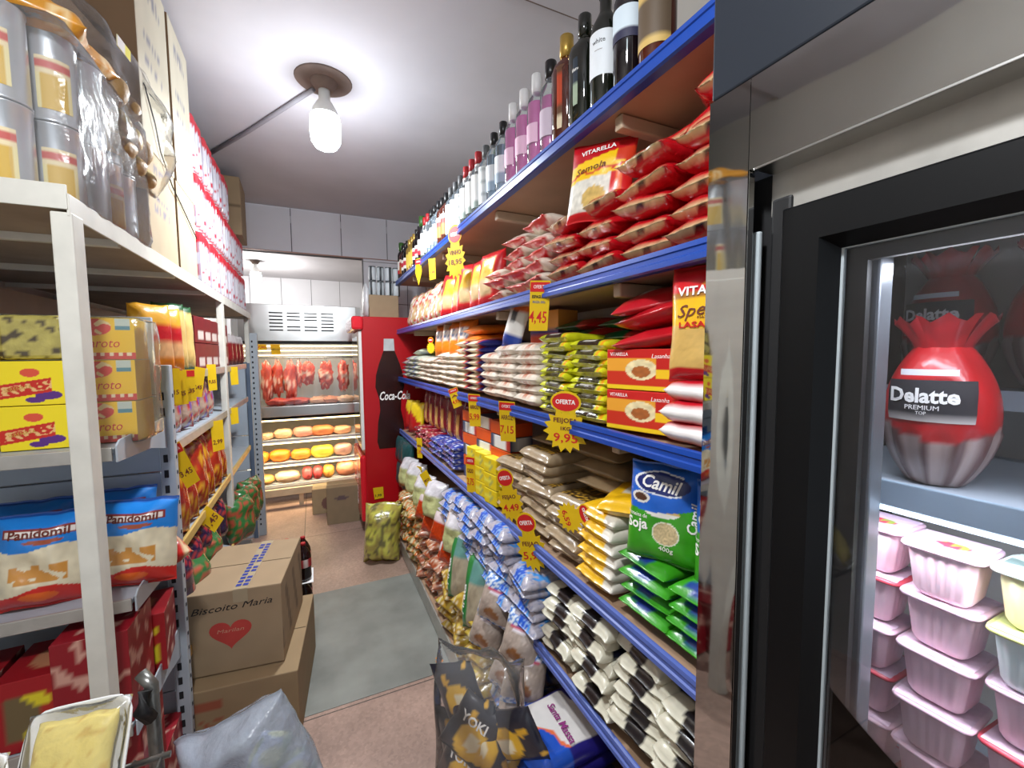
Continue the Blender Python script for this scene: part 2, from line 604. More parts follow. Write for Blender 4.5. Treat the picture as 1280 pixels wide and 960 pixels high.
g = G(); g.box((.55 + .26, 2.1, .10), (.52, 3.12, .02), .002); b = ob('base_deck', g.mesh('deck', 'wood'), unit)
g = G(); g.box((.55, 2.1, .06), (.012, 3.12, .1), .003); ob('kick_plate', g.mesh('kick', 'galv'), b)

# ================================================================== bottles on the top shelf
def bottle_kind(name, prof, glass, cap, capz, label=None, labelmat=None, sq=None, seg=18, liquid=None, txt=None, band=None):
    g = G(); g.lathe(prof, seg, sq=sq)
    parts = []
    r0 = max(p[0] for p in prof)
    if label:
        z0, z1, sp = label[:3]
        gl = G()
        col = label[3]
        gl.lathe([(r0 + .0008 + .0002 * (0 < q < 12), z0 + (z1 - z0) * q / 12) for q in range(13)], 14, ang=(-PI * .5 - sp, -PI * .5 + sp), col=col, sq=None)
        gl2 = gl.mesh('label', 'matte')
        parts.append(('label', gl2))
    if band:
        gl = G(); gl.lathe([(r0 * band[3] + .0008, band[0]), (r0 * band[3] + .0008, band[1])], 18, col=band[2]); parts.append(('neck_label', gl.mesh('band', 'matte')))
    gc = G(); rc = capz[2]
    gc.lathe([(0, capz[0]), (rc, capz[0]), (rc * 1.02, (capz[0] + capz[1]) / 2), (rc, capz[1] - .002), (rc * .9, capz[1]), (0, capz[1])], 16)
    parts.append(('cap', gc.mesh('cap', cap)))
    if liquid:
        gq = G()
        pr = [(max(0, p[0] - .004), p[1] + .003) for p in prof if p[1] < liquid[1]]
        gq.lathe(pr + [(pr[-1][0], liquid[1]), (0, liquid[1])], seg, sq=sq); parts.append(('liquid', gq.mesh('liquid', liquid[0])))
    if txt:
        for s_, size, z, mt, w in txt:
            parts.append(('lettering', text(s_, size, mt, w, conform=lambda x, z_: -math.sqrt(max(1e-6, (r0 + .0012) ** 2 - x * x)), at=(0, z))))
    return Kind(name, g.mesh(name, glass), 'bottle', parts)

def wineprof(r, h):
    return [(0, 0), (r * .9, 0), (r, .006), (r, h * .6), (r * .93, h * .66), (r * .6, h * .74), (r * .4, h * .79), (r * .38, h * .97), (r * .42, h * .975), (r * .42, h), (0, h)]
def slimprof(r, h):
    return [(0, 0), (r * .9, 0), (r, .006), (r, h * .66), (r * .9, h * .72), (r * .48, h * .79), (r * .4, h * .83), (r * .4, h), (0, h)]
cream = lin('e4e0d4')
KB = {}
KB['wine'] = bottle_kind('wine_bottle', wineprof(.038, .3), 'bottleg', 'bottleg', (.27, .304, .0165), (.07, .175, 1.1, lin('dfe4e8')), txt=[('white', .016, .15, 'ink_black', .034), ('~~~', .012, .13, 'ink_gray', .02)])
KB['wineb'] = bottle_kind('wine_bottle', wineprof(.037, .3), 'bottled', 'bottled', (.24, .304, .0165), (.1, .17, 1.2, lambda u, z: lin('cfdde6') if z > .12 else lin('30304a')))
KB['amber'] = bottle_kind('brandy_bottle', slimprof(.039, .29), 'bottleb', 'bottled', (.25, .295, .019), (.03, .16, 1.2, lambda u, z: lin('c8a860') if z > .12 or z < .05 else lin('5a4a38')))
KB['orange'] = bottle_kind('whisky_bottle', slimprof(.037, .29), 'bottleb', 'capgold', (.235, .295, .02), (.03, .2, 1.1, lambda u, z: lin('b4401c') if .1 < z < .18 else lin('5c3a22') if z > .06 else lin('d8c8a8')), sq=4)
KB['olive'] = bottle_kind('whisky_bottle', slimprof(.037, .285), 'bottleg', 'bottleg', (.235, .29, .018), (.05, .17, 1.0, lambda u, z: lin('98a890') if z < .11 else lin('28323e')), sq=5, txt=[('Blend', .013, .14, 'ink_white', .03)])
KB['pink'] = bottle_kind('gin_bottle', slimprof(.033, .29), 'clearb', 'capwhite', (.235, .293, .017), (.07, .13, .9, lin('e0b8d0')), liquid=('pink', .2))
KB['pinkb'] = bottle_kind('gin_bottle', slimprof(.034, .275), 'clearb', 'capblack', (.23, .28, .018), (.05, .13, .9, lin('c8b8c8')), liquid=('pink', .17))
KB['clear'] = bottle_kind('vodka_bottle', slimprof(.034, .27), 'clearb', 'capblack', (.225, .273, .016), (.04, .14, .9, lambda u, z: lin('d8dce0') if z > .08 else lin('94a6b8')), liquid=('blueb', .18))
KB['redcap'] = bottle_kind('vodka_bottle', slimprof(.033, .27), 'clearb', 'capred', (.225, .275, .016), (.03, .17, 1.2, lambda u, z: lin('e2e2e0') if z > .06 else lin('9aa8a0')), band=(.19, .22, lin('d8d0cc'), .5))
KB['carton'] = bottle_kind('vodka_bottle', slimprof(.033, .26), 'clearb', 'capgrey', (.215, .263, .016), (.02, .17, 1.3, lambda u, z: lin('d8dcdc') if int(z * 60) % 3 else lin('a8b0b0')), liquid=('blueb', .17))
KB['rum'] = bottle_kind('rum_bottle', slimprof(.035, .26), 'bottleb', 'capblack', (.21, .265, .017), (.04, .15, 1.2, lambda u, z: lin('a86a28') if z < .1 else lin('a82c28') if z < .13 else lin('e0d8c8')))
KB['green'] = bottle_kind('cordial_bottle', slimprof(.034, .3), 'bottled', 'capgreen', (.24, .305, .022), (.05, .15, 1.2, lambda u, z: lin('e0dcd4') if z > .08 else lin('c02838')))
KB['cane'] = bottle_kind('cachaca_bottle', wineprof(.035, .26), 'bottled', 'capblack', (.22, .263, .015), (.05, .13, 1.2, lambda u, z: lin('e6e2da') if abs(z - .09) > .015 else lin('c03040')))
KB['yel'] = bottle_kind('cordial_bottle', slimprof(.03, .25), 'capgold', 'capgold', (.2, .253, .015), (.04, .14, 1.2, lin('d8c050')))
row = [('amber', 'amber brandy bottle with a gold and brown label'), ('wineb', 'dark wine bottle with a pale blue label'), ('wine', 'dark green wine bottle with a big white label'), ('olive', 'square green whisky bottle with a slate label'), ('orange', 'square whisky bottle with orange label and gold cap'),
       ('pinkb', 'clear bottle of pink gin with a black cap'), ('pink', 'pink gin bottle with a white cap'), ('pink', ''), ('pink', ''), ('clear', 'clear vodka bottle with a black cap'), ('clear', ''), ('carton', 'clear bottle with a grey cap and pale label'),
       ('redcap', 'white-labelled clear bottle with a red cap'), ('redcap', ''), ('redcap', ''), ('carton', ''), ('carton', ''), ('carton', ''), ('rum', 'amber rum bottle with a red and cream label'), ('rum', ''), ('clear', ''), ('clear', ''), ('clear', ''), ('redcap', ''), ('redcap', ''), ('green', 'dark cordial bottle with a green cap'),
       ('cane', 'dark spirits bottle with a red-striped label'), ('cane', ''), ('yel', 'small yellow cordial bottle'), ('yel', ''), ('yel', ''), ('cane', ''), ('cane', ''), ('rum', ''), ('green', '')]
y = .735
base = {}
total = {}
for k, t_ in row:
    total[k] = total.get(k, 0) + 1
seen = {}
for i, (k, t_) in enumerate(row):
    if t_:
        base[k] = t_
    seen[k] = seen.get(k, 0) + 1
    lab = base[k] + ' on the top shelf'
    if total[k] > 1:
        lab = base[k] + ', %s of its kind from the fridge' % NTH[seen[k] - 1]
    KB[k].put((LIP + .042, y, ZS[0] + .003), (0, 0, -PI / 2 + rnd.uniform(.2, .6)), lab, 'bottles on the top shelf')
    y += .09 if i < 12 else .082
for i in range(9):   # a second rank peeping out behind
    KB['green'].put((LIP + .14, 1.62 + i * .2, ZS[0] + .003), (0, 0, -PI / 2), 'dark bottle with a green cap, %s from the fridge in the rear rank' % NTH[i], 'rear rank of bottles on the top shelf')
# ================================================================== packs on the right-hand shelving
AIS = -PI / 2
def pile(kind, y, z, n, dz, desc, where, group, x=.662, jit=.006, yaw=.05, roll=.0, rr=.02, shift=0):
    """n packs lying one on another, short end to the aisle; where finishes the label after the ordinal"""
    for i in range(n):
        lab = '%s, %s in the %s' % (desc, ORD[i], where)
        kind.put((x + kind.half + rnd.uniform(-jit, jit) + shift * i, y + rnd.uniform(-jit, jit), z + kind.t * .47 + i * dz),
                 (rnd.uniform(-rr, rr) + roll, rnd.uniform(-rr, rr), AIS + rnd.uniform(-yaw, yaw)), lab, group)

def pk(name, w, h, t, art, cat='pack', mat='film', parts=(), **kw):
    P = Pouch(name, w, h, t, art, mat, **kw)
    k = Kind(name, P.me, cat, list(parts(P)) if callable(parts) else parts)
    k.half, k.t, k.w, k.h, k.P = h / 2, t, w, h, P
    return k

RED, DRED, YEL, WHT, CRM = lin('b4121c'), lin('8e0c18'), lin('f0c020'), lin('e8e6e0'), lin('d8c090')
def a_pasta(u, v, s):
    if v < -.9 and abs(u) < .9:
        if s < 0 and abs(u - .05) < .13:
            return lin('241814')
        return noisecol(lin('dcc494'), u, v, .4, 12)
    if v > .9:
        return lin('d83038')
    if s > 0 and ell(u, v, 0, -.1, .55, .4):
        return noisecol(CRM, u, v, .3, 9)
    return noisecol(RED, u, v, .25, 4)
pasta = pk('pasta_pack', .162, .25, .056, a_pasta, seed=3, lumpy=.35, mat='shiny', nx=18, ny=20, p=4)
def a_pastaw(u, v, s):
    if abs(v) > .92:
        return lin('c8302c')
    if noise.noise(Vector((u * 1.5, v * 1.5, s + 4))) > .18:
        return lin('c01a22')
    return noisecol(lin('dcd2c2'), u, v, .3, 14)
pastaw = pk('pasta_pack', .16, .25, .05, a_pastaw, seed=11, lumpy=.35)
def a_pastaw2(u, v, s):
    return noisecol(lin('a81420'), u, v, .4, 6) if v < -.6 or abs(u) > .7 else noisecol(lin('d6cab4'), u, v, .4, 14)
Z2 = ZS[1] + .004
for ci, (y, n, kd, d) in enumerate([(.59, 5, pasta, 'red pasta pack with a cream end'), (.755, 5, pasta, 'red pasta pack with a cream end'), (.92, 4, pasta, 'red pasta pack with a cream end'), (1.09, 4, pasta, 'red pasta pack with a cream end'),
                                   (1.26, 5, pastaw, 'whitish pasta pack with red patches'), (1.43, 5, pastaw, 'whitish pasta pack with red patches'), (1.6, 3, pastaw, 'whitish pasta pack with red patches')]):
    pile(kd, y, Z2, n, .046, d, '%s pile from the fridge' % NTH[ci], 'pasta packs piled on the second shelf', roll=0, rr=.09, yaw=.12, jit=.012)
for i, (y, z, a) in enumerate([(.63, 1.975, .5), (.78, 1.965, .45), (.60, 2.03, .3)]):
    pasta.put((.80, y, z), (a * .5, -.35, AIS + .5), 'red pasta pack tipped up on the pile, %s from the fridge' % ['second', 'third', 'first'][i], 'tipped pasta packs')
def a_pastaup(u, v, s):
    if v > .52 + .18 * u:
        return noisecol(lin('b80f1a'), u, v, .2, 4)
    if v > .02 + .1 * u:
        return lin('c83a20') if (u > .55 and v > .3) or abs(v - .16 - .1 * u - .03 * math.sin(u * 9)) < .03 else lin('ecc018')
    if u > .45:
        return lin('e06018') if abs(u - .68) < .1 and v > -.6 else lin('c81c1c')
    if v < -.8:
        return lin('c4161c')
    return noisecol(lin('c8a860') if ell(u, v, -.05, -.5, .4, .3) else lin('d8d4c8'), u, v, .35, 9)
pastaup = pk('pasta_bag', .18, .212, .055, a_pastaup, 'bag', upright=True, seed=5, nx=44, ny=52,
             parts=lambda P: [('lettering', text('VITARELLA', .018, 'ink_white', .095, bold=.0004, conform=P.depth, at=(-.005, .178), rot=.12)),
                              ('lettering', text('Semola', .022, 'ink_brown', .085, shear=.3, conform=P.depth, at=(-.02, .13), rot=.15))])
pastaup.put((.69, .945, Z2 + .137), (-.12, .06, AIS + .52), 'yellow and red pasta bag standing up on the pasta pile', 'upright pasta bags')
def a_pu2(u, v, s):
    if abs(u - .1 * math.sin(v * 3)) > .55 or v < -.7 or v > .72:
        return noisecol(lin('c01820'), u, v, .35, 5)
    return noisecol(lin('d8b02c') if v > -.1 else lin('c4a878'), u, v, .3, 6)
pu2 = pk('pasta_bag', .17, .235, .07, a_pu2, 'bag', upright=True, seed=15, lumpy=.35)
for i, y in enumerate((1.72, 1.86, 2.0, 2.15, 2.3)):
    pu2.put((.70 + .01 * (i % 2), y, Z2), (-.15, rnd.uniform(-.1, .1), AIS + .35 + rnd.uniform(-.15, .15)), 'red and yellow pasta bag standing, %s from the fridge in its row' % NTH[i], 'upright red and yellow bags')
def a_pop(u, v, s):
    k = noise.noise(Vector((u * 5, v * 5, s)))
    return lin('d8d2ca') if k > .1 else lin('b02226') if k < -.15 else lin('b89a70')
pop = pk('snack_bag', .18, .24, .085, a_pop, 'bag', upright=True, seed=21, lumpy=.4, mat='shiny')
for i, y in enumerate((2.47, 2.64, 2.82, 3.0, 3.18, 3.36)):
    pop.put((.71 + .01 * (i % 2), y, Z2), (-.2, rnd.uniform(-.1, .1), AIS + .3 + rnd.uniform(-.2, .2)), 'red and white clear snack bag, %s past the yellow pasta bags' % NTH[i], 'clear snack bags')

# ---- third shelf
Z3 = ZS[2] + .004
def a_stripe(u, v, s):
    return noisecol(lin('dedad6') if v < -.45 and abs(u) < .86 else lin('b81424'), u, v, .1, 4)
stripe = pk('flour_pack', .15, .2, .05, lambda u, v, s: lin('e2dedc') if v < -.86 and s > 0 or -.9 > v else lin('b81424'), seed=8, p=6, q=.45)
pile(stripe, .595, Z3, 3, .041, 'red and white flour pack', 'pile under the tall lasagne bag', 'red and white packs', x=.656)
def a_las(u, v, s):
    if v > .55:
        return noisecol(lin('cf1c24'), u, v, .12, 3) if not ell(u, v, .25, .66, .35, .05) else lin('e89038')
    if v > .5 - .25 * (1 - u * u):
        return lin('a8702c') if v > .42 else lin('f0b818')
    if v > -.1 + .12 * u * u:
        return lin('f0b81c')
    if ell(u, v, .5, -.5, .5, .28):
        return lin('eae6e0') if not ell(u, v, .5, -.4, .36, .18) else noisecol(lin('b06424'), u, v, .4, 12)
    if v < -.78:
        return lin('b4151d')
    return noisecol(lin('d2ac60'), u, v, .15, 14)
las = pk('lasagne_bag', .17, .232, .05, a_las, 'bag', upright=True, seed=4, nx=30, ny=44, p=5,
         parts=lambda P: [('lettering', text('VITARELLA', .024, 'ink_white', .135, bold=.0006, conform=P.depth, at=(.008, .178))),
                          ('lettering', text('Special', .034, 'ink_brown', .115, shear=.35, conform=P.depth, at=(.0, .142), rot=.08)),
                          ('lettering', text('MASSA', .007, 'ink_brown', .03, conform=P.depth, at=(.0, .126))),
                          ('lettering', text('LASANHA', .016, 'ink_red', .105, bold=.0004, conform=P.depth, at=(.0, .112)))])
las.put((.70, .588, Z3 + .126), (-.04, 0, AIS + .25), 'tall red and yellow lasagne bag standing on the red and white packs', 'lasagne bags')
def a_lbox(f, u, v):
    if f in ('-y',):
        if v > .78:
            return lin('c8201c')
        if u > .7 and v > .3:
            return lin('c02018') if v > .5 and u < .93 else lin('f0c420')
        if ell(u, v, .5, .5, .22, .25):
            return noisecol(lin('a8602c') if ell(u, v, .5, .45, .13, .14) else lin('e8d8a8'), u, v, .3, 12)
        if v < .12:
            return lin('f0cc20')
        return lin('e8a030') if v > .45 else lin('c83018')
    return lin('c8281c') if f in ('+x', '-x') else lin('d83c20')
g = G(); g.box((0, 0, .048), (.19, .07, .096), .002, (56, 4, 36), a_lbox)
lbox = Kind('lasagne_box', g.mesh('lasagne_box', 'card'), 'box', [('lettering', text('VITARELLA', .012, 'ink_white', .05, at=(-.06, .084), conform=lambda x, z: -.0355)), ('lettering', text('Lasanha', .014, 'ink_white', .045, at=(.05, .079), shear=.2, conform=lambda x, z: -.0355))])
for i, (x, z) in enumerate([(.72, 0), (.72, .098)]):
    lbox.put((x, .775, Z3 + z), (0, 0, AIS + .28), '%s yellow and red lasagne box beside the tall lasagne bag' % ('lower', 'upper')[i], 'lasagne boxes')
def a_redp(u, v, s):
    return lin('e8e4e0') if ell(u, v, -.2, .3, .25, .5) else lin('e0b030') if ell(u, v, .3, .3, .35, .3) else noisecol(lin('b41420'), u, v, .2, 4)
redp = pk('cornmeal_pack', .2, .17, .05, a_redp, seed=9, lumpy=.3)
for i, (dy, z, rx, rz) in enumerate([(0, .22, .05, .1), (-.01, .265, -.05, -.2), (.02, .31, .25, .3)]):
    redp.put((.76, .765 + dy, Z3 + z), (rx, -.15, AIS + .25 + rz), 'red cornmeal pack on the lasagne boxes, %s of three' % ('lowest', 'middle', 'topmost')[i], 'red packs on the lasagne boxes')
def a_yel(u, v, s):
    if abs(v) > .975:
        return lin('d4dc30')
    if v < -.66 and abs(u) < .62 and s > 0:
        if -.91 < v < -.82 and abs(u) < .34:
            return lin('e4e0d4')
        return lin('281c14')
    if u > .66 and v < -.6 and u < .82 and s > 0:
        return lin('e09820')
    return noisecol(lin('c2c41e'), u, v, .2, 5)
yel = pk('snack_pack', .165, .2, .034, a_yel, seed=12, lumpy=.12, mat='shiny', nx=26, ny=26, p=6, q=.4)
for ci, (y, n) in enumerate([(.955, 9), (1.125, 10)]):
    pile(yel, y, Z3, n, .0235, 'yellow snack pack', '%s yellow pile from the lasagne boxes' % NTH[ci], 'yellow snack packs in two piles', yaw=.1, jit=.006, rr=.05)
def a_gr(u, v, s):
    return lin('e8e4da') if abs(u) < .4 and abs(v) < .5 else lin('b81c20') if u > .4 else lin('12502c')
grp = pk('rice_pack', .2, .22, .04, a_gr, seed=14)
for i, (y, z) in enumerate([(1.0, .24), (1.18, .25), (.98, .28), (1.24, .285)]):
    grp.put((.90, y, Z3 + z), (.1, 0, AIS), 'green, white and red rice pack behind the yellow piles, %s' % ('lower by the fridge', 'lower far from the fridge', 'upper by the fridge', 'upper far from the fridge')[i], 'rice packs behind the yellow piles')
def a_rice(u, v, s):
    if abs(v) > .9:
        return lin('cfc4b4')
    if abs(u) < .14 and v < -.4:
        return lin('b86848')
    return noisecol(lin('d9cec0'), u, v, .12, 8) if not (.3 < abs(u) < .5 and v < -.5) else lin('d6b29c')
rice = pk('rice_pack', .172, .26, .054, a_rice, seed=17, lumpy=.2, p=4.5, q=.5, nx=20, ny=20)
for ci, (y, n) in enumerate([(1.32, 6), (1.495, 6), (1.67, 5)]):
    pile(rice, y, Z3, n, .0345, 'cream rice pack', '%s cream rice pile past the yellow packs' % NTH[ci], 'cream rice packs', yaw=.07)
rice2 = pk('rice_pack', .175, .26, .048, lambda u, v, s: lin('b8281c') if abs(u - .55) < .18 else lin('262a6c') if u > .73 else noisecol(lin('dccdb2'), u, v, .14, 8), seed=19, lumpy=.2)
for ci, (y, n) in enumerate([(1.86, 8), (2.04, 8)]):
    pile(rice2, y, Z3, n, .03, 'red and blue banded rice pack', '%s pile past the cream rice' % NTH[ci], 'banded rice packs', yaw=.06)
rice3 = pk('rice_pack', .175, .26, .048, lambda u, v, s: lin('c88a48') if abs(u) < .16 else noisecol(lin('e0d6c6'), u, v, .14, 8), seed=20, lumpy=.2)
for ci, (y, n) in enumerate([(2.22, 6), (2.4, 6), (2.58, 5), (2.76, 5), (2.94, 5)]):
    pile(rice3, y, Z3, n, .03, 'pale rice pack with a tan stripe', '%s pile past the banded rice' % NTH[ci], 'tan-striped rice packs', yaw=.06)
rice4 = pk('rice_pack', .175, .26, .048, lambda u, v, s: lin('2c4ca0') if abs(u + .3) < .2 else noisecol(lin('c8ccb8'), u, v, .14, 8), seed=22, lumpy=.2)
for ci, (y, n) in enumerate([(3.12, 5), (3.3, 5), (3.48, 4)]):
    pile(rice4, y, Z3, n, .032, 'pale rice pack with a blue stripe', '%s pile past the tan-striped rice' % NTH[ci], 'blue-striped rice packs', yaw=.06)
grn = pk('rice_pack', .2, .26, .05, lambda u, v, s: lin('a8b848') if abs(v) < .3 else lin('d8dcc4'), seed=23)
grn.put((.83, 3.22, Z3 + .2), (0, -.1, AIS), 'pale green pack lying on the blue-striped rice piles', 'green packs')
def a_or(u, v, s):
    if ell(u, v, 0, .25, .55, .35):
        return lin('e4e0da') if noise.noise(Vector((u * 4, v * 4, 1))) > -.15 else lin('5878a8')
    return noisecol(lin('e07818'), u, v, .2, 5)
orb = pk('cornmeal_bag', .15, .19, .06, a_or, 'bag', upright=True, seed=25)
for i, y in enumerate((2.1, 2.25, 2.4, 2.55)):
    orb.put((.72, y, Z3 + .175), (-.12, rnd.uniform(-.05, .05), AIS + .35), 'orange cornmeal bag standing on the rice piles, %s from the fridge' % NTH[i], 'orange bags standing on rice')
orf = pk('cornmeal_pack', .2, .2, .05, lambda u, v, s: noisecol(lin('dc7420'), u, v, .25, 5), seed=26)
for i, z in enumerate((.255, .3)):
    orf.put((.78, 1.93, Z3 + z), (.05, 0, AIS + .1 * i), '%s orange pack lying on the banded rice' % ('lower', 'upper')[i], 'orange packs lying on rice')
def a_bl(u, v, s):
    return lin('d86428') if v > .55 else lin('203c90') if v < -.35 else lin('4a4a50') if abs(u) < .3 and v > 0 else lin('dcdad6')
blw = pk('cookie_pack', .09, .2, .05, a_bl, upright=True, seed=27)
blw.put((.69, 1.50, Z3 + .2), (-.1, .28, AIS + .4), 'blue, white and orange pack leaning on the cream rice')
g = G(); g.box((0, 0, .06), (.16, .1, .12), .003, (4, 1, 6), lambda f, u, v: lin('e09848') if v > .45 else lin('2a3a80') if v > .3 else lin('d84820'))
Kind('cracker_box', g.mesh('cracker_box', 'card'), 'box').put((.84, 1.42, Z3 + .225), (0, 0, AIS + .2), 'orange cardboard cracker box on the cream rice piles')

# ---- fourth shelf
Z4 = ZS[3] + .004
GRN = lin('38981c')
def a_soy(u, v, s):
    if abs(v) > .95:
        return lin('1c58b4') if v > 0 else lin('2e8a14')
    if v > .18 + .1 * u - .12 * (1 - u * u):
        if s > 0:
            e = ((u + .05) / .8) ** 2 + ((v - .62) / .24) ** 2
            if e < .78:
                return lin('12246c')
            if e < 1.0 and u < .45:
                return lin('e8ecf0')
            if ell(u, v, -.62, .3, .26, .12):
                return lin('e8e4dc') if not ell(u, v, -.62, .3, .18, .08) else lin('5a3a28')
        return noisecol(lin('1a62c8'), u, v, .1, 3)
    if s > 0:
        if ell(u, v, -.05, .08, .5, .12):
            return lin('e6e4dc') if v < .06 else lin('d0b068')
        e = ((u - .1) / .36) ** 2 + ((v + .34) / .24) ** 2
        if e < .84:
            return noisecol(lin('c8b488'), u, v, .5, 22)
        if e < 1:
            return lin('e8ead8')
    return noisecol(GRN, u, v, .2, 3)
def soyparts(P):
    return [('lettering', text('Camil', .04, 'ink_white', .085, shear=.25, bold=.0008, conform=P.depth, at=(-.006, .181), rot=-.1)),
            ('lettering', text('Proteina de', .013, 'ink_white', .05, conform=P.depth, at=(-.058, .105))),
            ('lettering', text('Soja', .032, 'ink_white', .05, bold=.0008, conform=P.depth, at=(-.056, .085), rot=.08)),
            ('lettering', text('400g', .014, 'ink_white', .032, conform=P.depth, at=(.012, .042)))
            , ('lettering', text('Camil', .028, 'ink_white', .065, shear=.25, bold=.0006, conform=P.depth, at=(.066, .12), rot=PI / 2 - .1))]
soy = pk('soya_bag', .17, .225, .06, a_soy, 'bag', upright=True, seed=31, nx=90, ny=110, p=4, parts=soyparts)
soy.put((.70, .70, Z4 + .155), (-.1, .02, AIS + .5), 'blue and green soya bag with bean window, standing beside the yellow flour', 'standing soya bags')
soy.put((.73, .535, Z4 + .145), (-.08, -.03, AIS + .3), 'blue and green soya bag standing closest to the fridge', 'standing soya bags')
def a_soyf(u, v, s):
    if v < -.55:
        return lin('1a3a8c') if ell(u, v, -.1, -.75, .5, .16) else noisecol(GRN, u, v, .25, 4) if s > 0 else lin('2c6cb4')
    return noisecol(GRN, u, v, .25, 4) if v < .1 else lin('1a62c8')
soyf = pk('soya_bag', .155, .225, .055, a_soyf, 'bag', seed=33, lumpy=.25, nx=18, ny=20)
for ci, (y, n) in enumerate([(.575, 4), (.735, 4)]):
    pile(soyf, y, Z4, n, .038, 'green soya bag lying flat', '%s green pile from the fridge' % NTH[ci], 'soya bags lying flat', x=.66)
def a_flour(u, v, s):
    if s > 0 and v > -.35 and u > -.3:
        return lin('b06840') if ell(u, v, .2, .35, .3, .2) else lin('dcd6c4')
    if u > .5:
        return lin('d8d2c4') if v < .2 else lin('c8a868')
    return noisecol(lin('e8b414'), u, v, .15, 4)
flour = pk('flour_pack', .155, .2, .05, a_flour, seed=35, lumpy=.15, nx=26, ny=26, p=5, q=.45)
pile(flour, .905, Z4, 6, .034, 'yellow flour pack', 'yellow pile beside the soya bags', 'yellow flour packs', x=.658)
flour.put((.77, .86, Z4 + .245), (.1, -.1, AIS + .45), 'large tilted yellow and cream flour pack on top of the yellow pile', 'yellow flour packs')
def a_bean(u, v, s):
    if s > 0 and v < .75 and v > -.75 and abs(u) < .82:
        if v > .1:
            return lin('2e2016')
        return lin('c89a30') if noise.noise(Vector((u * 16, v * 16, 2))) > .12 else lin('3a2a18')
    return noisecol(lin('a08c70'), u, v, .15, 8)
bean = pk('bean_pack', .19, .26, .052, a_bean, seed=37, lumpy=.12, nx=40, ny=44, p=6, q=.45)
for ci, (y, n) in enumerate([(1.08, 7), (1.275, 8), (1.47, 6)]):
    pile(bean, y, Z4, n - (ci == 0) * 2, .036, 'brown bean pack', '%s brown pile past the yellow flour' % NTH[ci], 'brown bean packs', x=.662, yaw=.12, jit=.01)
bean2 = pk('bean_pack', .2, .26, .055, lambda u, v, s: noisecol(lin('8c7658'), u, v, .2, 6), seed=38)
for i, (y, z) in enumerate([(1.0, .24), (1.02, .285), (1.05, .33), (1.3, .315)]):
    bean2.put((.86, y, Z4 + z), (0, .05, AIS + .2), 'tan bean pack at the back under the third shelf, %s' % ('lowest by the flour', 'middle by the flour', 'topmost by the flour', 'past the others')[i], 'tan packs at the back')
rdb = pk('bean_pack', .2, .24, .06, lambda u, v, s: noisecol(lin('7c1420'), u, v, .3, 4), seed=39)
rdb.put((.9, .83, Z4 + .21), (.1, 0, AIS), 'dark red pack in the shade behind the flour and soya')
g = G()
g.box((0, 0, .032), (.1, .13, .064), .003, (6, 6, 4), lambda f, u, v: lin('e4dc50') if (f == '-y' and .3 < v < .62 and u < .6) else lin('a8a858') if f in ('-y', '-x') and ell(u, v, .5, .5, .22, .3) else lin('e0c418') if f != '+z' else lin('e6d638'))
ybx = Kind('stock_box', g.mesh('stock_box', 'card'), 'box')
for i in range(9):
    ybx.put((.715, 1.63 + (i % 3) * .112, Z4 + (i // 3) * .066), (0, 0, AIS + .15), 'bright yellow box, %s up in the %s pile from the bean packs' % (ORD[i // 3], NTH[i % 3]), 'bright yellow boxes')
def a_cof(f, u, v):
    if f == '+z':
        return lin('3c4458')
    return lin('d8561c') if u > .5 else lin('dcdcda') if u > .2 else lin('3c4464')
g = G(); g.box((0, 0, .028), (.17, .11, .056), .004, (8, 3, 3), lambda f, u, v: lin('d8501a') if v < .9 and f != '+z' else lin('c84818'))
cofo = Kind('coffee_pack', g.mesh('coffee_pack', 'card'), 'pack')
g = G(); g.box((0, 0, .028), (.17, .11, .056), .004, (8, 3, 3), lambda f, u, v: lin('d8d8d8') if f in ('-y', '+x', '-x') and .22 < u < .8 else lin('b8282c') if f == '-y' and u >= .8 else lin('3a4262'))
cofb = Kind('coffee_pack', g.mesh('coffee_pack', 'card'), 'pack')
for ci, y in enumerate((1.62, 1.80, 2.0)):
    for i in range(6):
        k, d = ((cofo, 'orange') if (i + ci) % 2 else (cofb, 'slate and white'))
        if ci < 2 and i < 3:
            xx = .87
        else:
            xx = .75
        k.put((xx, y, Z4 + i * .058), (0, 0, AIS + .1 + rnd.uniform(-.03, .03)), '%s brick coffee pack, %s up in the %s column past the beans' % (d, ORD[i], NTH[ci]), 'brick coffee packs')
def a_bub(u, v, s):
    return lin('c8ccdc') if noise.noise(Vector((u * 5, v * 6, 3))) > .25 else noisecol(lin('2a3c94'), u, v, .4, 6)
bub = pk('biscuit_pack', .13, .17, .05, a_bub, seed=41, mat='shiny')
for ci, y in enumerate((2.2, 2.34, 2.48, 2.62)):
    pile(bub, y, Z4, 4 - (ci > 1), .033, 'blue biscuit pack', '%s blue pile past the coffee' % NTH[ci], 'blue biscuit packs', x=.655)
rub = pk('biscuit_pack', .13, .17, .05, lambda u, v, s: noisecol(lin('8e1a2c'), u, v, .5, 6) if noise.noise(Vector((u * 5, v * 6, 6))) < .3 else lin('d8b0a8'), seed=42, mat='shiny')
for ci, y in enumerate((2.77, 2.92, 3.07)):
    pile(rub, y, Z4, 3, .033, 'dark red biscuit pack', '%s dark red pile past the blue biscuits' % NTH[ci], 'dark red biscuit packs', x=.655)
def a_cho(u, v, s):
    return noisecol(lin('cc9a58') if abs(u) < .35 and v < .3 else lin('7c1c2a'), u, v, .3, 5)
cho = pk('cookie_bag', .09, .24, .05, a_cho, 'bag', upright=True, seed=44, mat='shiny')
for i in range(7):
    cho.put((.745, 2.16 + i * .15, Z4 + .13), (-.06, rnd.uniform(-.06, .06), AIS + .4), 'tall dark red and tan cookie bag, %s from the coffee packs' % NTH[i], 'tall cookie bags')
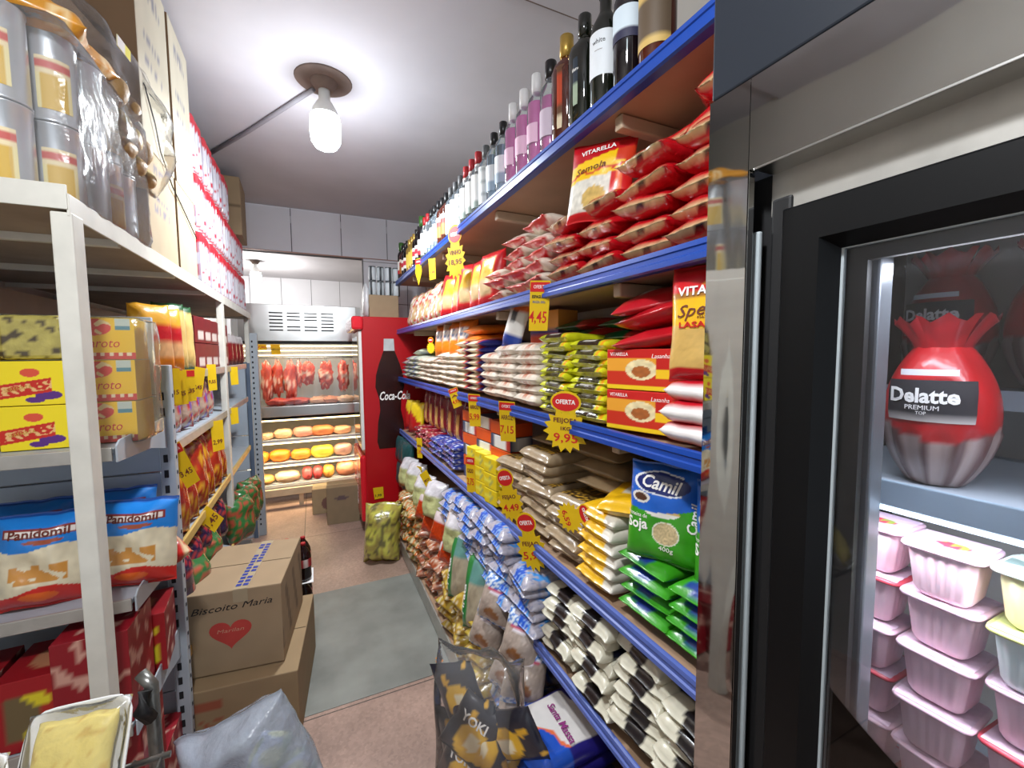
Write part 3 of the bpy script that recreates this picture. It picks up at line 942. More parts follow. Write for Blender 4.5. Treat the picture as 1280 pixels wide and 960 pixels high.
yrd = pk('cookie_bag', .16, .24, .07, lambda u, v, s: noisecol(lin('e0c020') if v + u * .5 > .1 else lin('b41c1c'), u, v, .2, 4), 'bag', upright=True, seed=45)
for i, y in enumerate((3.28, 3.46)):
    yrd.put((.70, y, Z4 + .02), (-.15, 0, AIS + .5), 'yellow and red bag by the red cooler, %s on the fourth shelf' % ('first', 'last')[i], 'yellow and red bags')

# ---- fifth shelf
Z5 = ZS[4] + .004
def a_bw(u, v, s):
    if v < -.62:
        if abs(u - .05) < .34 + .04 * math.sin(v * 20):
            return lin('181416')
        return noisecol(lin('d4d0bc'), u, v, .1, 8)
    if s > 0 and ell(u, v, -.1, .2, .5, .3):
        return lin('d8d6cc') if abs(v - .2) < .06 else lin('14182c')
    return noisecol(lin('14162a'), u, v, .3, 4)
bw = pk('bean_pack', .17, .24, .05, a_bw, seed=51, lumpy=.15, nx=34, ny=30, p=6, q=.42)
for ci, (y, n) in enumerate([(.575, 6), (.745, 7), (.915, 7), (1.085, 6)]):
    pile(bw, y, Z5, n, .034, 'black and cream bean pack', '%s pile from the fridge' % NTH[ci], 'black and cream bean packs', x=.655, yaw=.1, jit=.016)
def a_wb(u, v, s):
    return noisecol(lin('b8b8a0'), u, v, .5, 26) if abs(v) < .9 and abs(u) < .9 and not (v > .3) else lin('50301e')
wb = pk('bean_pack', .18, .24, .05, a_wb, seed=52, nx=22, ny=22)
pile(wb, 1.26, Z5, 6, .04, 'speckled white bean pack', 'pile past the black and cream packs', 'white bean packs', x=.70)
def a_sug(u, v, s):
    k = noise.noise(Vector((u * 3, v * 3, 5)))
    q = noise.noise(Vector((u * 11, v * 11, 2)))
    if abs(u) < .3 + .25 * k:
        return lin('1c54c0') if q < .22 else lin('86a8d8')
    return lin('4a94dc') if k > .15 and q > -.2 else lin('8890b0') if q > .25 else noisecol(lin('aeaab6'), u, v, .35, 14)
sug = pk('sugar_bag', .175, .25, .062, a_sug, 'bag', seed=54, lumpy=.3, nx=34, ny=34, p=4)
for ci, (y, n) in enumerate([(1.28, 5), (1.46, 7), (1.64, 7), (1.82, 6), (2.0, 6), (2.18, 5)]):
    pile(sug, y, Z5 - .0, n, .04, 'blue and white sugar bag', '%s blue pile on the fifth shelf' % NTH[ci], 'blue and white sugar bags', x=.60 if ci else .615, yaw=.18, jit=.014, rr=.06)
# ---- base deck and goods spilling towards the aisle
ZB = .114
def a_santa(u, v, s):
    if s > 0 and abs(v) < .8 and abs(u) < .8:
        w = .06 * math.sin(u * 7)
        if v < -.5 + w + .45 * u:
            return lin('1c50b8')
        if v < -.42 + w + .45 * u:
            return lin('e06a38')
        return noisecol(lin('d8d4d0'), u, v, .06, 5) if v < .62 + .1 * u else lin('2a2478')
    return lin('241e70') if v > -.2 else lin('204ca8')
santa = pk('flour_bag', .25, .28, .07, a_santa, 'bag', seed=61, nx=44, ny=50, lumpy=.12, p=5, q=.45,
           parts=lambda P: [('lettering', text('Santa Massa', .034, 'ink_purple', .15, bold=.0006, at=(.02, .0), rot=-.12), None), ('lettering', text('Farinha', .03, 'ink_white', .09, shear=.2, at=(-.05, -.10), rot=-.15), None)])
for p in santa.parts:      # lay the lettering on the upper face of the flat bag
    for v in p[1].vertices:
        x, d, z = v.co
        v.co = (x, z, santa.P.height(x / .125, z / .14) + .005 - d)
for ci, (y, n) in enumerate([(.78, 4), (1.04, 5)]):
    for i in range(n):
        santa.put((.628 + rnd.uniform(-.01, .01), y + rnd.uniform(-.008, .008), ZB + .035 + i * .052), (.03 * (i % 2), -.04, AIS + .08 + rnd.uniform(-.08, .08)), 'blue and white flour bag on the lowest deck, %s in the %s pile' % (ORD[i], ('fridge-side', 'sack-side')[ci]), 'blue and white flour bags')
def a_ray(u, v, s):
    if v > .35 or v < -.82:
        return lin('e4ecf4') if (int((u + 2) * 5 + v * 3) + int(v * 9 + 30)) % 2 else lin('2c78d0')
    if ell(u, v, .1, .28, .6, .12):
        return lin('c84a68') if abs(v - .28) < .04 else lin('e4dce4')
    if ell(u, v, .1, -.55, .45, .2):
        return lin('8a5a34')
    return noisecol(lin('a8988c'), u, v, .35, 16)
ray = pk('snack_bag', .15, .2, .1, a_ray, 'bag', upright=True, seed=63, mat='film', nx=24, ny=28, lumpy=.3)
for i, (x, y, z, tl, rz) in enumerate([(.60, 1.27, .41, -.45, .5), (.59, 1.46, .46, -.35, .55), (.58, 1.2, .33, -.7, .8), (.575, 1.34, .28, -.6, .4), (.56, 1.2, .22, -.9, .9), (.57, 1.52, .32, -.4, .5)]):
    ray.put((x, y, z), (tl, .1 * (i % 2), AIS + rz), 'clear snack bag with blue checked top, %s' % ('middle of the upper row', 'upper by the green bag', 'upper by the flour', 'middle of the lower row', 'lower by the flour', 'lower by the green bag')[i], 'clear snack bags with blue checks')
def a_bnet(u, v, s):
    k = noise.noise(Vector((u * 4, v * 4, 8)))
    return lin('3a76c8') if k > .12 else lin('d4d8e0') if k < -.1 else lin('98808c')
bnet = pk('snack_bag', .18, .24, .08, a_bnet, 'bag', seed=65, lumpy=.35)
for ci, (y, n) in enumerate([(1.27, 2), (1.38, 3), (1.5, 3), (1.7, 3), (1.9, 3), (2.1, 3)]):
    pile(bnet, y, ZB, n, .062, 'blue netted bag', '%s blue pile on the lowest deck' % NTH[ci], 'blue netted bags on the deck', x=.60, yaw=.2, rr=.08, jit=.015)
def a_grn(u, v, s):
    return lin('2c7c3c') if u < -.45 else lin('5c8c84') if v > .3 else noisecol(lin('a89c84'), u, v, .25, 10)
def grnparts(P):
    return [('lettering', text('Pirata', .04, 'ink_white', .12, bold=.0008, conform=P.depth, at=(-.062, .12), rot=PI / 2))]
gbag = pk('snack_bag', .17, .3, .1, a_grn, 'bag', upright=True, seed=66, lumpy=.3, nx=20, ny=24, parts=grnparts)
for i, (y, z) in enumerate([(1.62, .33), (1.84, .35)]):
    gbag.put((.585, y, z), (-.3, -.1, AIS + .5), 'teal and green topped clear bag hanging over the yellow sacks, %s' % ('by the blue checks', 'farther along')[i], 'teal topped bags')
def a_corn(u, v, s):
    k = noise.noise(Vector((u * 5, v * 5, 9)))
    return lin('c8b048') if k > .1 else lin('d8ccaa') if k < -.2 else lin('a8842c')
def a_corn2(u, v, s):
    k = noise.noise(Vector((u * 5, v * 5, 2)))
    return lin('b88468') if k > .1 else lin('d8c4b0') if k < -.2 else lin('a04c2c')
def a_corn3(u, v, s):
    k = noise.noise(Vector((u * 4, v * 4, 12)))
    return lin('c86a1c') if k > .15 else lin('d8c8a0') if k < -.1 else lin('8c7a38')
corn = pk('grain_bag', .16, .22, .075, a_corn, 'bag', seed=67, lumpy=.35, mat='shiny')
corn2 = pk('grain_bag', .16, .22, .075, a_corn2, 'bag', seed=68, lumpy=.35, mat='shiny')
corn3 = pk('grain_bag', .16, .22, .075, a_corn3, 'bag', seed=69, lumpy=.35, mat='shiny')
for ci in range(9):
    y = 1.58 + ci * .2
    kd, d = [(corn, 'yellow grain bag'), (corn, 'yellow grain bag'), (corn, 'yellow grain bag'), (corn2, 'pinkish grain bag'), (corn2, 'pinkish grain bag'), (corn2, 'pinkish grain bag'), (corn3, 'orange and tan grain bag'), (corn3, 'orange and tan grain bag'), (corn3, 'orange and tan grain bag')][ci]
    pile(kd, y, ZB, 5 if ci < 6 else 6, .058, d, '%s pile along the kick plate' % NTH[ci], 'grain bags along the kick plate', x=.545, yaw=.35, rr=.12, jit=.02)
red1 = pk('chilli_bag', .12, .16, .05, lambda u, v, s: noisecol(lin('b83a14'), u, v, .4, 10) if v < .35 else lin('d0c0c0'), 'bag', upright=True, seed=70, mat='shiny')
for i, (y, z) in enumerate([(2.05, .43), (2.25, .46), (2.45, .44), (2.15, .33), (2.62, .46)]):
    red1.put((.58, y, z), (-.3, .1, AIS + .5), 'clear bag of red seasoning on the grain piles, %s from the blue bags' % ('first', 'third', 'fourth', 'second', 'last')[i], 'red seasoning bags')
pale = pk('flake_bag', .17, .22, .11, lambda u, v, s: noisecol(lin('c4c88c') if v < .3 else lin('d0ccd0'), u, v, .25, 7), 'bag', upright=True, seed=71, mat='shiny', lumpy=.4)
for i, (y, z) in enumerate([(2.42, .53), (2.7, .5), (2.95, .52), (3.2, .5), (1.98, .5)]):
    pale.put((.60, y, z), (-.25, .05, AIS + .45), 'pale puffy bag under the fourth shelf, %s' % ('second', 'third', 'fourth', 'last by the cooler', 'first by the blue bags')[i], 'pale puffy bags')
teal = pk('biscuit_bag', .15, .2, .07, lambda u, v, s: noisecol(lin('1e4a4c'), u, v, .5, 8), 'bag', upright=True, seed=72)
for i, y in enumerate((3.3, 3.42, 3.54)):
    for j in range(2):
        teal.put((.63, y, .42 + j * .2), (-.1, 0, AIS + .4), 'dark teal bag beside the red cooler, %s row, %s' % (('lower', 'upper')[j], NTH[i]), 'dark teal bags')
# clear sack of yellow and navy snack packs standing on the floor
sack = Pouch('snack_sack', .29, .62, .2, lambda u, v, s: (1, 1, 1), 'wrap', upright=True, seed=75, nx=22, ny=26, lumpy=.4, wr=.12)
sk = thing('snack_sack', sack.me, 'clear plastic sack full of navy and yellow snack packs on the floor', 'sack', (.40, 1.13, .0), (-.05, 0, AIS + .75))
yk = Pouch('yoki', .15, .2, .05, lambda u, v, s: (lin('e6b428') if ell(u, v, .15, -.15, .7, .6) and not ell(u, v, .2, -.1, .3, .3) else lin('f0e4c0') if ell(u, v, .2, -.1, .3, .3) else lin('22222e')) if noise.noise(Vector((u * 2, v * 2, 3))) > -.42 else lin('d8a428'), 'film', upright=True, seed=76, nx=22, ny=26)
for i, (x, y, z, r, rx) in enumerate([(-.065, -.03, .17, .3, -.1), (.075, -.03, .16, -.4, -.1), (-.045, -.035, .31, .5, -.1), (.05, -.03, .29, -.3, -.1), (0, .03, .03, .1, 0), (.03, .0, .37, 1.1, .1), (-.02, .01, .38, -.35, .05), (.05, .03, .25, .3, .05), (-.05, .03, .2, -.2, 0)]):
    o = thing('snack_pack', yk.me, 'navy and yellow snack pack in the clear sack, %s' % ('low on the aisle side', 'low on the shelf side', 'high on the aisle side', 'high on the shelf side', 'in the middle', 'at the top', 'at the top by the aisle', 'half-way up at the back', 'half-way up by the aisle')[i], 'pack', (0, 0, 0), (0, 0, 0), 'snack packs in the clear sack')
    o.matrix_world = Matrix.Translation((.40, 1.13, 0)) @ Matrix.Rotation(AIS + .75, 4, 'Z') @ Matrix.Translation((x, y, z)) @ Matrix.Rotation(r, 4, 'Y') @ Matrix.Rotation(rx, 4, 'X')
    if i in (0, 2, 1):
        ob('lettering', text('YOKI', .042, 'ink_white', .085, bold=.001, conform=yk.depth, at=(-.01, .145), rot=.1), o)

# ================================================================== price tags
def burst(w, h, n=16, k=.76):
    P = []
    for i in range(2 * n):
        a = PI * i / n
        r = 1 if i % 2 == 0 else k
        P.append((w / 2 * r * math.sin(a), h / 2 * r * math.cos(a)))
    return P[::-1]
def card():
    m = plain('yellow_card', 'f2d21a', .6, var=.04)
    nt = m.node_tree
    b = [n for n in nt.nodes if n.type == 'BSDF_PRINCIPLED'][0]
    out = [n for n in nt.nodes if n.type == 'OUTPUT_MATERIAL'][0]
    t = nt.nodes.new('ShaderNodeBsdfTranslucent')
    t.inputs[0].default_value = lin('f2d21a') + (1,)
    mx = nt.nodes.new('ShaderNodeMixShader')
    mx.inputs[0].default_value = .35
    nt.links.new(b.outputs[0], mx.inputs[1])
    nt.links.new(t.outputs[0], mx.inputs[2])
    nt.links.new(mx.outputs[0], out.inputs[0])
    return m
YT = card()
YD = plain('fluorescent_yellow_card', 'ecd800', .6, var=.04)
def price(kind, x, y, z, w, h, label, txt=None, yaw=.55, tilt=0.0, group='yellow price cards', red=True, side=AIS):
    g = G()
    if kind == 'star':
        g.prism(burst(w, h * .74, 15), .0008)
        for p in range(len(g.v)):
            g.v[p] = (g.v[p][0], g.v[p][1], g.v[p][2] - h * .13)
        e = [(w * .33 * math.cos(a), h * .33 + h * .18 * math.sin(a)) for a in [2 * PI * i / 20 for i in range(20)]]
        g.prism(e, .0008, z0=-.0004)
    elif kind == 'diamond':
        g.prism([(0, -h / 2), (w / 2, 0), (w * .3, h / 2), (-w * .3, h / 2), (-w / 2, 0)], .0008)
    else:
        k = w * .12
        g.prism([(-w / 2 + k, -h / 2), (w / 2, -h / 2 + k * .5), (w / 2 - k * .3, h / 2), (-w / 2, h / 2)], .0008)
    o = thing('price_card', g.mesh('price_card', YT), label, 'price card', (x, y, z), (0, tilt, side + yaw), group)
    if kind == 'star':
        g = G()
        g.prism([(w * .29 * math.cos(a), h * .33 + h * .145 * math.sin(a)) for a in [2 * PI * i / 20 for i in range(20)]], .0004, z0=-.0012)
        b = ob('offer_badge', g.mesh('badge', 'ink_red'), o); b['label'] = 'red oval badge'
        ob('lettering', text('OFERTA', h * .1, 'ink_white', w * .42, bold=.0004, at=(0, h * .33), conform=lambda a, b: -.0014), b)
    elif red:
        g = G()
        g.prism([(-w * .46, h * .28), (w * .44, h * .28), (w * .44, h * .47), (-w * .46, h * .47)], .0004, z0=-.0006)
        b = ob('offer_badge', g.mesh('badge', 'ink_red'), o); b['label'] = 'red band'
        if w > .05:
            ob('lettering', text('OFERTA', h * .1, 'ink_white', w * .62, at=(0, h * .375), conform=lambda a, b: -.0008), b)
    for s_, sz, dz, mt, ww in (txt or []):
        ob('lettering', text(s_, sz, mt, ww, at=(0, dz), conform=lambda a, b: -.0006, bold=.0004), o)
    return o
# right-hand shelving
def std(a, b, h, w):
    return [(a, h * .16, h * .1, 'ink_brown', w * .7), (b, h * .26, -h * .2, 'ink_red', w * .78)]
price('star', .636, 1.01, 1.305, .145, .175, 'starburst price card reading 9,95 on the rail under the yellow snacks', [('FEIJOFA', .018, .005, 'ink_brown', .075), ('1KG', .014, -.018, 'ink_brown', .03), ('9,95', .034, -.045, 'ink_red', .075)])
price('rect', .636, 1.165, 1.645, .075, .155, 'tall price card reading 4,45 on the rail under the pasta', [('ESPAGUETE', .013, .028, 'ink_black', .052), ('MASSA 500g', .01, .012, 'ink_gray', .045), ('4,45', .05, -.035, 'ink_red', .062)], tilt=.1)
price('star', .636, 2.0, 1.985, .13, .26, 'starburst price card hanging from the bottle shelf', [('VINHO', .03, -.0, 'ink_brown', .07), ('18,95', .034, -.045, 'ink_brown', .08)])
price('rect', .636, 2.436, 1.985, .055, .12, 'small yellow price card hanging from the bottle shelf past the starburst', [('9,99', .03, -.02, 'ink_brown', .04)], red=False)
price('diamond', .636, 2.78, 2.03, .06, .17, 'folded pale price card hanging from the bottle shelf, last of three', None)
price('rect', .636, 1.41, 1.25, .075, .15, 'price card reading 7,15 on the rail under the cream rice', std('ARROZ', '7,15', .15, .075))
price('rect', .636, 1.76, 1.25, .07, .145, 'price card reading 5,99 on the third rail past the 7,15 card', std('ARROZ', '5,99', .145, .07))
price('rect', .636, 2.04, 1.28, .065, .1, 'curled price card on the third rail under the banded rice', std('A', '4,95', .1, .06), tilt=-.3)
price('star', .636, 1.229, .867, .12, .2, 'starburst price card reading 5,95 on the rail under the beans', [('FEIJAO', .02, -.005, 'ink_brown', .065), ('5,95', .035, -.045, 'ink_red', .075)], tilt=-.25)
price('star', .636, 1.40, .975, .115, .2, 'starburst price card beside the 5,95 card, under the beans', [('FEIJAO', .02, -.005, 'ink_brown', .06), ('4,49', .035, -.045, 'ink_red', .07)], tilt=-.25)
price('burst' if 0 else 'star', .642, .975, 1.045, .09, .11, 'small starburst price card stuck on the yellow flour pile', [('6,59', .022, -.025, 'ink_red', .045)], tilt=1.2)
price('rect', .636, 1.825, .945, .055, .17, 'narrow tall price card in front of the bright yellow boxes', std('CALDO', '2,75', .17, .05))
price('rect', .60, 2.5, .726, .075, .14, 'price card tilted over the pale puffy bags', std('PIPOCA', '3,25', .14, .07), tilt=-.6, red=False)
price('rect', .636, 2.873, .858, .055, .14, 'narrow price card under the fourth rail past the blue biscuits', std('B', '2,99', .14, .05), red=False)
price('rect', .636, 2.896, .65, .05, .15, 'narrow price card hanging low by the pale puffy bags', std('B', '1,99', .15, .05), red=False)
price('star', .64, 2.52, 1.55, .07, .1, 'little starburst card on the orange cornmeal bags', None)
# ================================================================== glass-door fridge
FX = .55
fr = thing('display_fridge', None, 'tall glass-door fridge with black door frame and polished steel surround at the aisle end', 'fridge', (0, 0, 0))
def part(name, g, mats, parent=fr, label=None):
    mats = mats if isinstance(mats, tuple) else (mats,)
    o = ob(name, g.mesh(name, *mats), parent)
    if label:
        o['label'] = label
    return o
g = G(); g.box((FX + .012, -.02, 2.24), (.02, .985, .738), .003); part('upper_panel', g, 'slate', label='slate blue panel')
g = G()
g.box((.9, .465, 1.05), (.66, .014, 2.1), .002); g.box((1.23, -.02, 1.2), (.02, .98, 2.4), .002); g.box((.9, -.5, 1.05), (.66, .014, 2.1), .002); g.box((.9, -.02, 1.95), (.66, .95, .02), .002)
part('cabinet', g, 'slate')
def wavy(x, y0, y1, z0, z1, ny, nz, amp, seed, th=.012):
    g = G()
    def P(i, j):
        y, z = y0 + (y1 - y0) * i / ny, z0 + (z1 - z0) * j / nz
        e = min(1, 4 * min(i / ny, 1 - i / ny) + .1) * min(1, 4 * min(j / nz, 1 - j / nz) + .1)
        return (x + amp * e * noise.noise(Vector((y * 6, z * 4, seed))), y, z)
    g.grid(P, ny, nz, None, 0, True, flip=True)
    g.box((x + th / 2 + .003, (y0 + y1) / 2, (z0 + z1) / 2), (th, y1 - y0, z1 - z0), .001)
    return g
part('header_panel', wavy(FX, -.5, .407, 1.748, 1.868, 60, 12, .003, 3), 'mirror', label='polished steel header')
part('side_panel', wavy(FX, .408, .473, .08, 1.868, 6, 60, .0012, 5), 'mirror', label='polished steel side strip')
g = G(); g.box((FX + .03, -.05, 1.747), (.06, .9, .004), .001); part('header_return', g, 'brushed')
g = G(); g.box((FX + .045, -.05, 1.718), (.012, .9, .062), .002); part('inner_rail', g, 'galv', label='scuffed steel rail')
g = G(); g.box((FX + .055, .418, .9), (.012, .04, 1.7), .002); g.box((FX + .05, .383, .9), (.03, .028, 1.62), .004); part('door_jamb', g, 'rubber')
g = G(); g.box((FX + .03, .4135, .87), (.008, .015, 1.6), .003); part('door_gasket', g, 'gasket', label='pale rubber gasket')
# door: bevelled black frame, glass, inner border
door = ob('door', None, fr)
def frame(x0, x1, ya, yb, za, zb, w, mat, name, parent, bev=.0):
    """picture-frame of four mitred bars between depth x0 (outer face) and x1"""
    g = G()
    o = [(ya, za), (yb, za), (yb, zb), (ya, zb)]
    i = [(ya + w, za + w), (yb - w, za + w), (yb - w, zb - w), (ya + w, zb - w)]
    k = [(ya + w - bev, za + w - bev), (yb - w + bev, za + w - bev), (yb - w + bev, zb - w + bev), (ya + w - bev, zb - w + bev)]
    R_ = [[(x1, *p) for p in o], [(x0 + .003, *p) for p in o], [(x0, o[q][0] + (.003 if q in (0, 3) else -.003), o[q][1] + (.003 if q < 2 else -.003)) for q in range(4)], [(x0, *p) for p in k], [(x1, *p) for p in i]]
    b = [[g.vert(p) for p in r] for r in R_]
    for a in range(4):
        for q in range(4):
            n = (q + 1) % 4
            g.face((b[a][q], b[a][n], b[a + 1][n], b[a + 1][q]))
    return part(name, g, mat, parent)
frame(FX + .012, FX + .036, -.48, .367, .1, 1.685, .062, 'black', 'door_frame', door, .015)
frame(FX + .034, FX + .040, -.424, .309, .16, 1.629, .006, 'gasket', 'glass_bead', door)
g = G(); g.box((FX + .039, -.058, .895), (.004, .73, 1.46), 0); part('glass_pane', g, 'pane', door)
frame(FX + .046, FX + .056, -.42, .312, .16, 1.635, .028, 'rubber', 'inner_border', door)
# inside
g = G()
g.box((.9, .452, 1.0), (.62, .008, 1.75), .001); g.box((1.2, -.03, 1.0), (.008, .96, 1.75), .001); g.box((.9, -.485, 1.0), (.62, .008, 1.75), .001); g.box((.9, -.03, 1.87), (.62, .96, .008), .001); g.box((.9, -.03, .12), (.62, .96, .01), .001)
part('liner', g, plain('dark_liner', '26282e', .4, var=.1))
g = G(); g.box((.625, .302, 1.0), (.03, .05, 1.7), .003); part('inner_post', g, plain('dull_inner_post', '70747a', .35, .4), label='steel inner post')
frs = []
for z in (1.31, 1.73):
    g = G(); g.box((.95, -.03, z), (.46, .94, .008), .001); sh = part('shelf', g, 'bluegr')
    g = G(); g.box((.722, -.03, z - (.012)), (.005, .94, .044), .002); part('shelf_lip', g, plain('pale_blue_lip', 'a4b8ca', .3), sh)
g = G(); g.box((.93, -.03, .795), (.46, .94, .01), .001); part('shelf', g, 'bluegr')
g = G(); g.box((.66, -.03, 1.855), (.03, .8, .02), .003); part('lamp_strip', g, 'ledfridge')
g = G(); g.box((.77, -.03, 1.297), (.02, .86, .008), .002); part('lamp_strip', g, 'ledfridge')
# dessert cups
def a_cup(c):
    return lambda u, z: tuple(x * (1 + .05 * math.cos(u * 2 * PI * 40)) for x in c)
def cup_kind(name, c, lid, foil):
    g = G()
    n = 88
    prof = [(.0, 0), (.6, 0), (.68, .003), (.73, .009), (.86, .050), (.9, .058)]
    def P(i, j):
        a = 2 * PI * i / n
        r, z = prof[j]
        x, y = math.cos(a), math.sin(a)
        k = (abs(x) ** 5 + abs(y) ** 5) ** (-1 / 5)
        rr = .0365 * r * k * (1 + (.045 if (i // 2 % 2) and j in (3, 4) else 0))
        return (rr * x, rr * y, z)
    g.grid(P, n, len(prof) - 1, lambda i, j: c, 0, True, wrap=True)
    body = g.mesh(name, cupm)
    gl = G()
    pl = [(0, .059), (.9, .059), (1.04, .058), (1.06, .060), (1.04, .0625), (0, .0625)]
    def P2(i, j):
        a = 2 * PI * i / 44
        r, z = pl[j]
        x, y = math.cos(a), math.sin(a)
        k = (abs(x) ** 7 + abs(y) ** 7) ** (-1 / 7)
        return (.0365 * r * k * x, .0365 * r * k * y, z)
    gl.grid(P2, 44, 5, lambda i, j: lid, 0, True, wrap=True)
    gf = G()
    def P3(i, j):
        return (-.034 + .068 * i / 24, -.034 + .068 * j / 24, .0634 + .0006 * math.sin(i) * math.sin(j * 1.3))
    gf.grid(P3, 24, 24, lambda i, j: foil(i / 12 - 1, j / 12 - 1), 0, True)
    return Kind(name, body, 'dessert cup', [('lid', gl.mesh('lid', cupm)), ('foil_label', gf.mesh('foil', 'matte'))])
cupm = artmat('milky_plastic', .35, 0)
for mt in (cupm,):
    b = [n for n in mt.node_tree.nodes if n.type == 'BSDF_PRINCIPLED'][0]
    b.inputs['Subsurface Weight'].default_value = .25
    b.inputs['Subsurface Radius'].default_value = (.02, .012, .01)
PKC, PKL = lin('eccad4'), lin('e0bcca')
def f_straw(u, v):
    if ell(u, v, .1, -.1, .45, .35):
        return lin('c8384c') if noise.noise(Vector((u * 4, v * 4, 1))) > -.1 else lin('8ca03c')
    return noisecol(lin('d8bccc'), u, v, .15, 5)
cp = cup_kind('dessert_cup', PKC, PKL, f_straw)
cr = cup_kind('dessert_cup', PKC, lin('d04858'), f_straw)
cy = cup_kind('dessert_cup', lin('e6e0b0'), lin('d4dcd0'), lambda u, v: lin('b8c4b4') if abs(v) > .3 else lin('687a74'))
cg = cup_kind('dessert_cup', lin('dce8e4'), lin('c8cc80'), lambda u, v: lin('c0c880'))
for k in (cp, cr, cy, cg):
    k.scale = (1.1, 1.1, 1.125)
for yi, y in enumerate((.340, .253, .166, .079)):
    for k in range(6):
        kd, d = (cp, 'pink dessert cup with a pale lid')
        if yi in (0, 1) and k == 0 or yi == 2 and k == 2:
            kd, d = cr, 'pink dessert cup with a red lid'
        if yi == 0 and k in (2, 4):
            kd, d = cr, 'pink dessert cup with a red lid'
        if yi == 2 and k == 4:
            kd, d = cg, 'white dessert cup with a greenish lid'
        if yi == 2 and k == 5:
            kd, d = cy, 'pale yellow dessert cup'
        if yi == 3 and k > 2:
            kd, d = cy, 'pale yellow dessert cup'
        dy = -.01 if yi == 2 else 0
        kd.put((.772 + .004 * ((k * 7 + yi) % 3 - 1) + (.012 if yi == 0 else 0), y, .801 + k * .0735), (0, 0, AIS + .04 * ((k * 5 + yi) % 3 - 1)),
               '%s, %s in the %s column from the steel post' % (d, ORD[k], NTH[yi]), 'dessert cups stacked in the fridge')
# hams
def ham_kind():
    g = G()
    n, mz = 48, 30
    def P(i, j):
        a = 2 * PI * i / n
        t = j / mz
        r = .066 * (math.sin(PI * min(1, t * .93 + .1)) ** .62)
        r = max(.012, r)
        if t > .9:
            r = max(r, .022)
        fold = (.05 * math.sin(a * 11) if t < .35 else .02 * math.sin(a * 9 + t * 4)) * (1 if t < .35 else max(0, (t - .5)) * 3)
        r *= 1 + fold
        return (r * math.cos(a), r * math.sin(a), .215 * t)
    def C(i, j):
        t = j / mz
        a = 2 * PI * i / n
        if t < .34 + .05 * math.sin(a * 2 + 1):
            return lin('6a4a48') if math.sin(a * 11) > .2 else lin('b09a94')
        if .34 < t < .36:
            return lin('e07060')
        return noisecol(lin('b81820'), a, t * 5, .25, 1.5)
    g.grid(P, n, mz, C, 0, True, wrap=True)
    g.face([n - 1 - i for i in range(n)])
    lab = G()
    rr = .0685
    lab.lathe([(rr * .985, .088), (rr * 1.01, .1), (rr * 1.01, .128), (rr * .985, .142)], 20, ang=(-PI * .5 - .75, -PI * .5 + .8), col=lambda u, z: lin('c8c0bc') if z < .089 else lin('26242a'))
    lab.lathe([(rr * .97, .148), (rr * .965, .156)], 16, ang=(-PI * .5 - .5, -PI * .5 + .5), col=lin('dcdce0'))
    bag = G()
    for q in range(5):
        a0 = q * 1.25
        def PB(i, j):
            u, v = i / 8 - .5, j / 8
            r = .03 + .012 * v + .016 * v * v
            a = a0 + u * 1.3
            return (r * math.cos(a), r * math.sin(a), .176 + .046 * v + .006 * math.sin(u * 14 + q * 2) * v)
        bag.grid(PB, 8, 8, lambda i, j: noisecol(lin('b41c28'), i, j, .4, .4), 0, True)
    cf = lambda x, z: -math.sqrt(max(1e-6, (rr * 1.012) ** 2 - x * x)) - .001
    return Kind('wrapped_ham', g.mesh('ham', 'film'), 'ham', [('printed_band', lab.mesh('band', 'matte')), ('gathered_top', bag.mesh('top', 'film')),
                ('lettering', text('Delatte', .026, 'ink_white', .078, bold=.0008, conform=cf, at=(-.004, .121))), ('lettering', text('PREMIUM', .0085, 'ink_white', .038, conform=cf, at=(-.004, .106))), ('lettering', text('TOP', .006, 'ink_white', .012, conform=cf, at=(-.004, .099)))])
ham = ham_kind()
hz = 1.316
ham.scale = (.9, .9, 1.02)
ham.put((.79, .282, hz), (0, 0, -PI / 2 + .12), 'ham in red and netted wrapper with black printed band on the middle fridge shelf', 'wrapped hams')
ham.put((.82, .12, hz), (0, 0, -PI / 2 + 1.6), 'red wrapped ham beside the front ham, towards the shop door', 'wrapped hams')
g = G(); g.box((1.05, -.03, 1.43), (.26, .94, .01), .001); g.box((.922, -.03, 1.425), (.005, .94, .03), .001); part('rear_shelf', g, 'bluegr')
for i, y in enumerate((.352, .225)):
    ham.put((1.0, y, 1.436), (0, 0, -PI / 2 + .5 * i), 'red wrapped ham on the raised rear fridge shelf, %s' % ('by the steel post', 'farther from the post')[i], 'wrapped hams')

# ================================================================== red drinks cooler at the far end
ck = thing('drinks_cooler', None, 'tall red drinks cooler at the end of the shelving', 'cooler', (0, 0, 0))
g = G(); g.box((.66, 3.97, .94), (.6, .62, 1.74), .012); part('cabinet', g, 'red', ck)
g = G(); g.box((.33, 3.95, 1.755), (.09, .64, .11), .02); part('lit_header', g, 'redglo', ck)
d = ob('door', None, ck)
g = G(); g.box((.352, 3.97, 1.2), (.03, .6, .98), .004); part('door_panel', g, 'plastic', d)
g = G(); g.box((.335, 3.97, 1.2), (.006, .5, .9), .002); part('glass_pane', g, clear('cooler_glass', (.9, .9, .9), 'd8c090', .35, .03), d)
g = G(); g.box((.345, 3.97, .38), (.05, .61, .56), .018); lo = part('lower_panel', g, 'redglo', ck)
ob('lettering', text('Coca-Cola', .1, 'ink_white', .42, shear=.3), lo, (.318, 3.95, .38), (0, PI / 2, -PI / 2))
g = G(); g.box((.66, 3.97, .035), (.56, .58, .07), .004); part('plinth', g, 'rubber', ck)
bp = [(.10, -.42), (.115, -.36), (.105, -.2), (.085, -.1), (.09, 0), (.118, .1), (.11, .2), (.085, .29), (.045, .4), (.036, .46), (.04, .47), (.04, .5)]
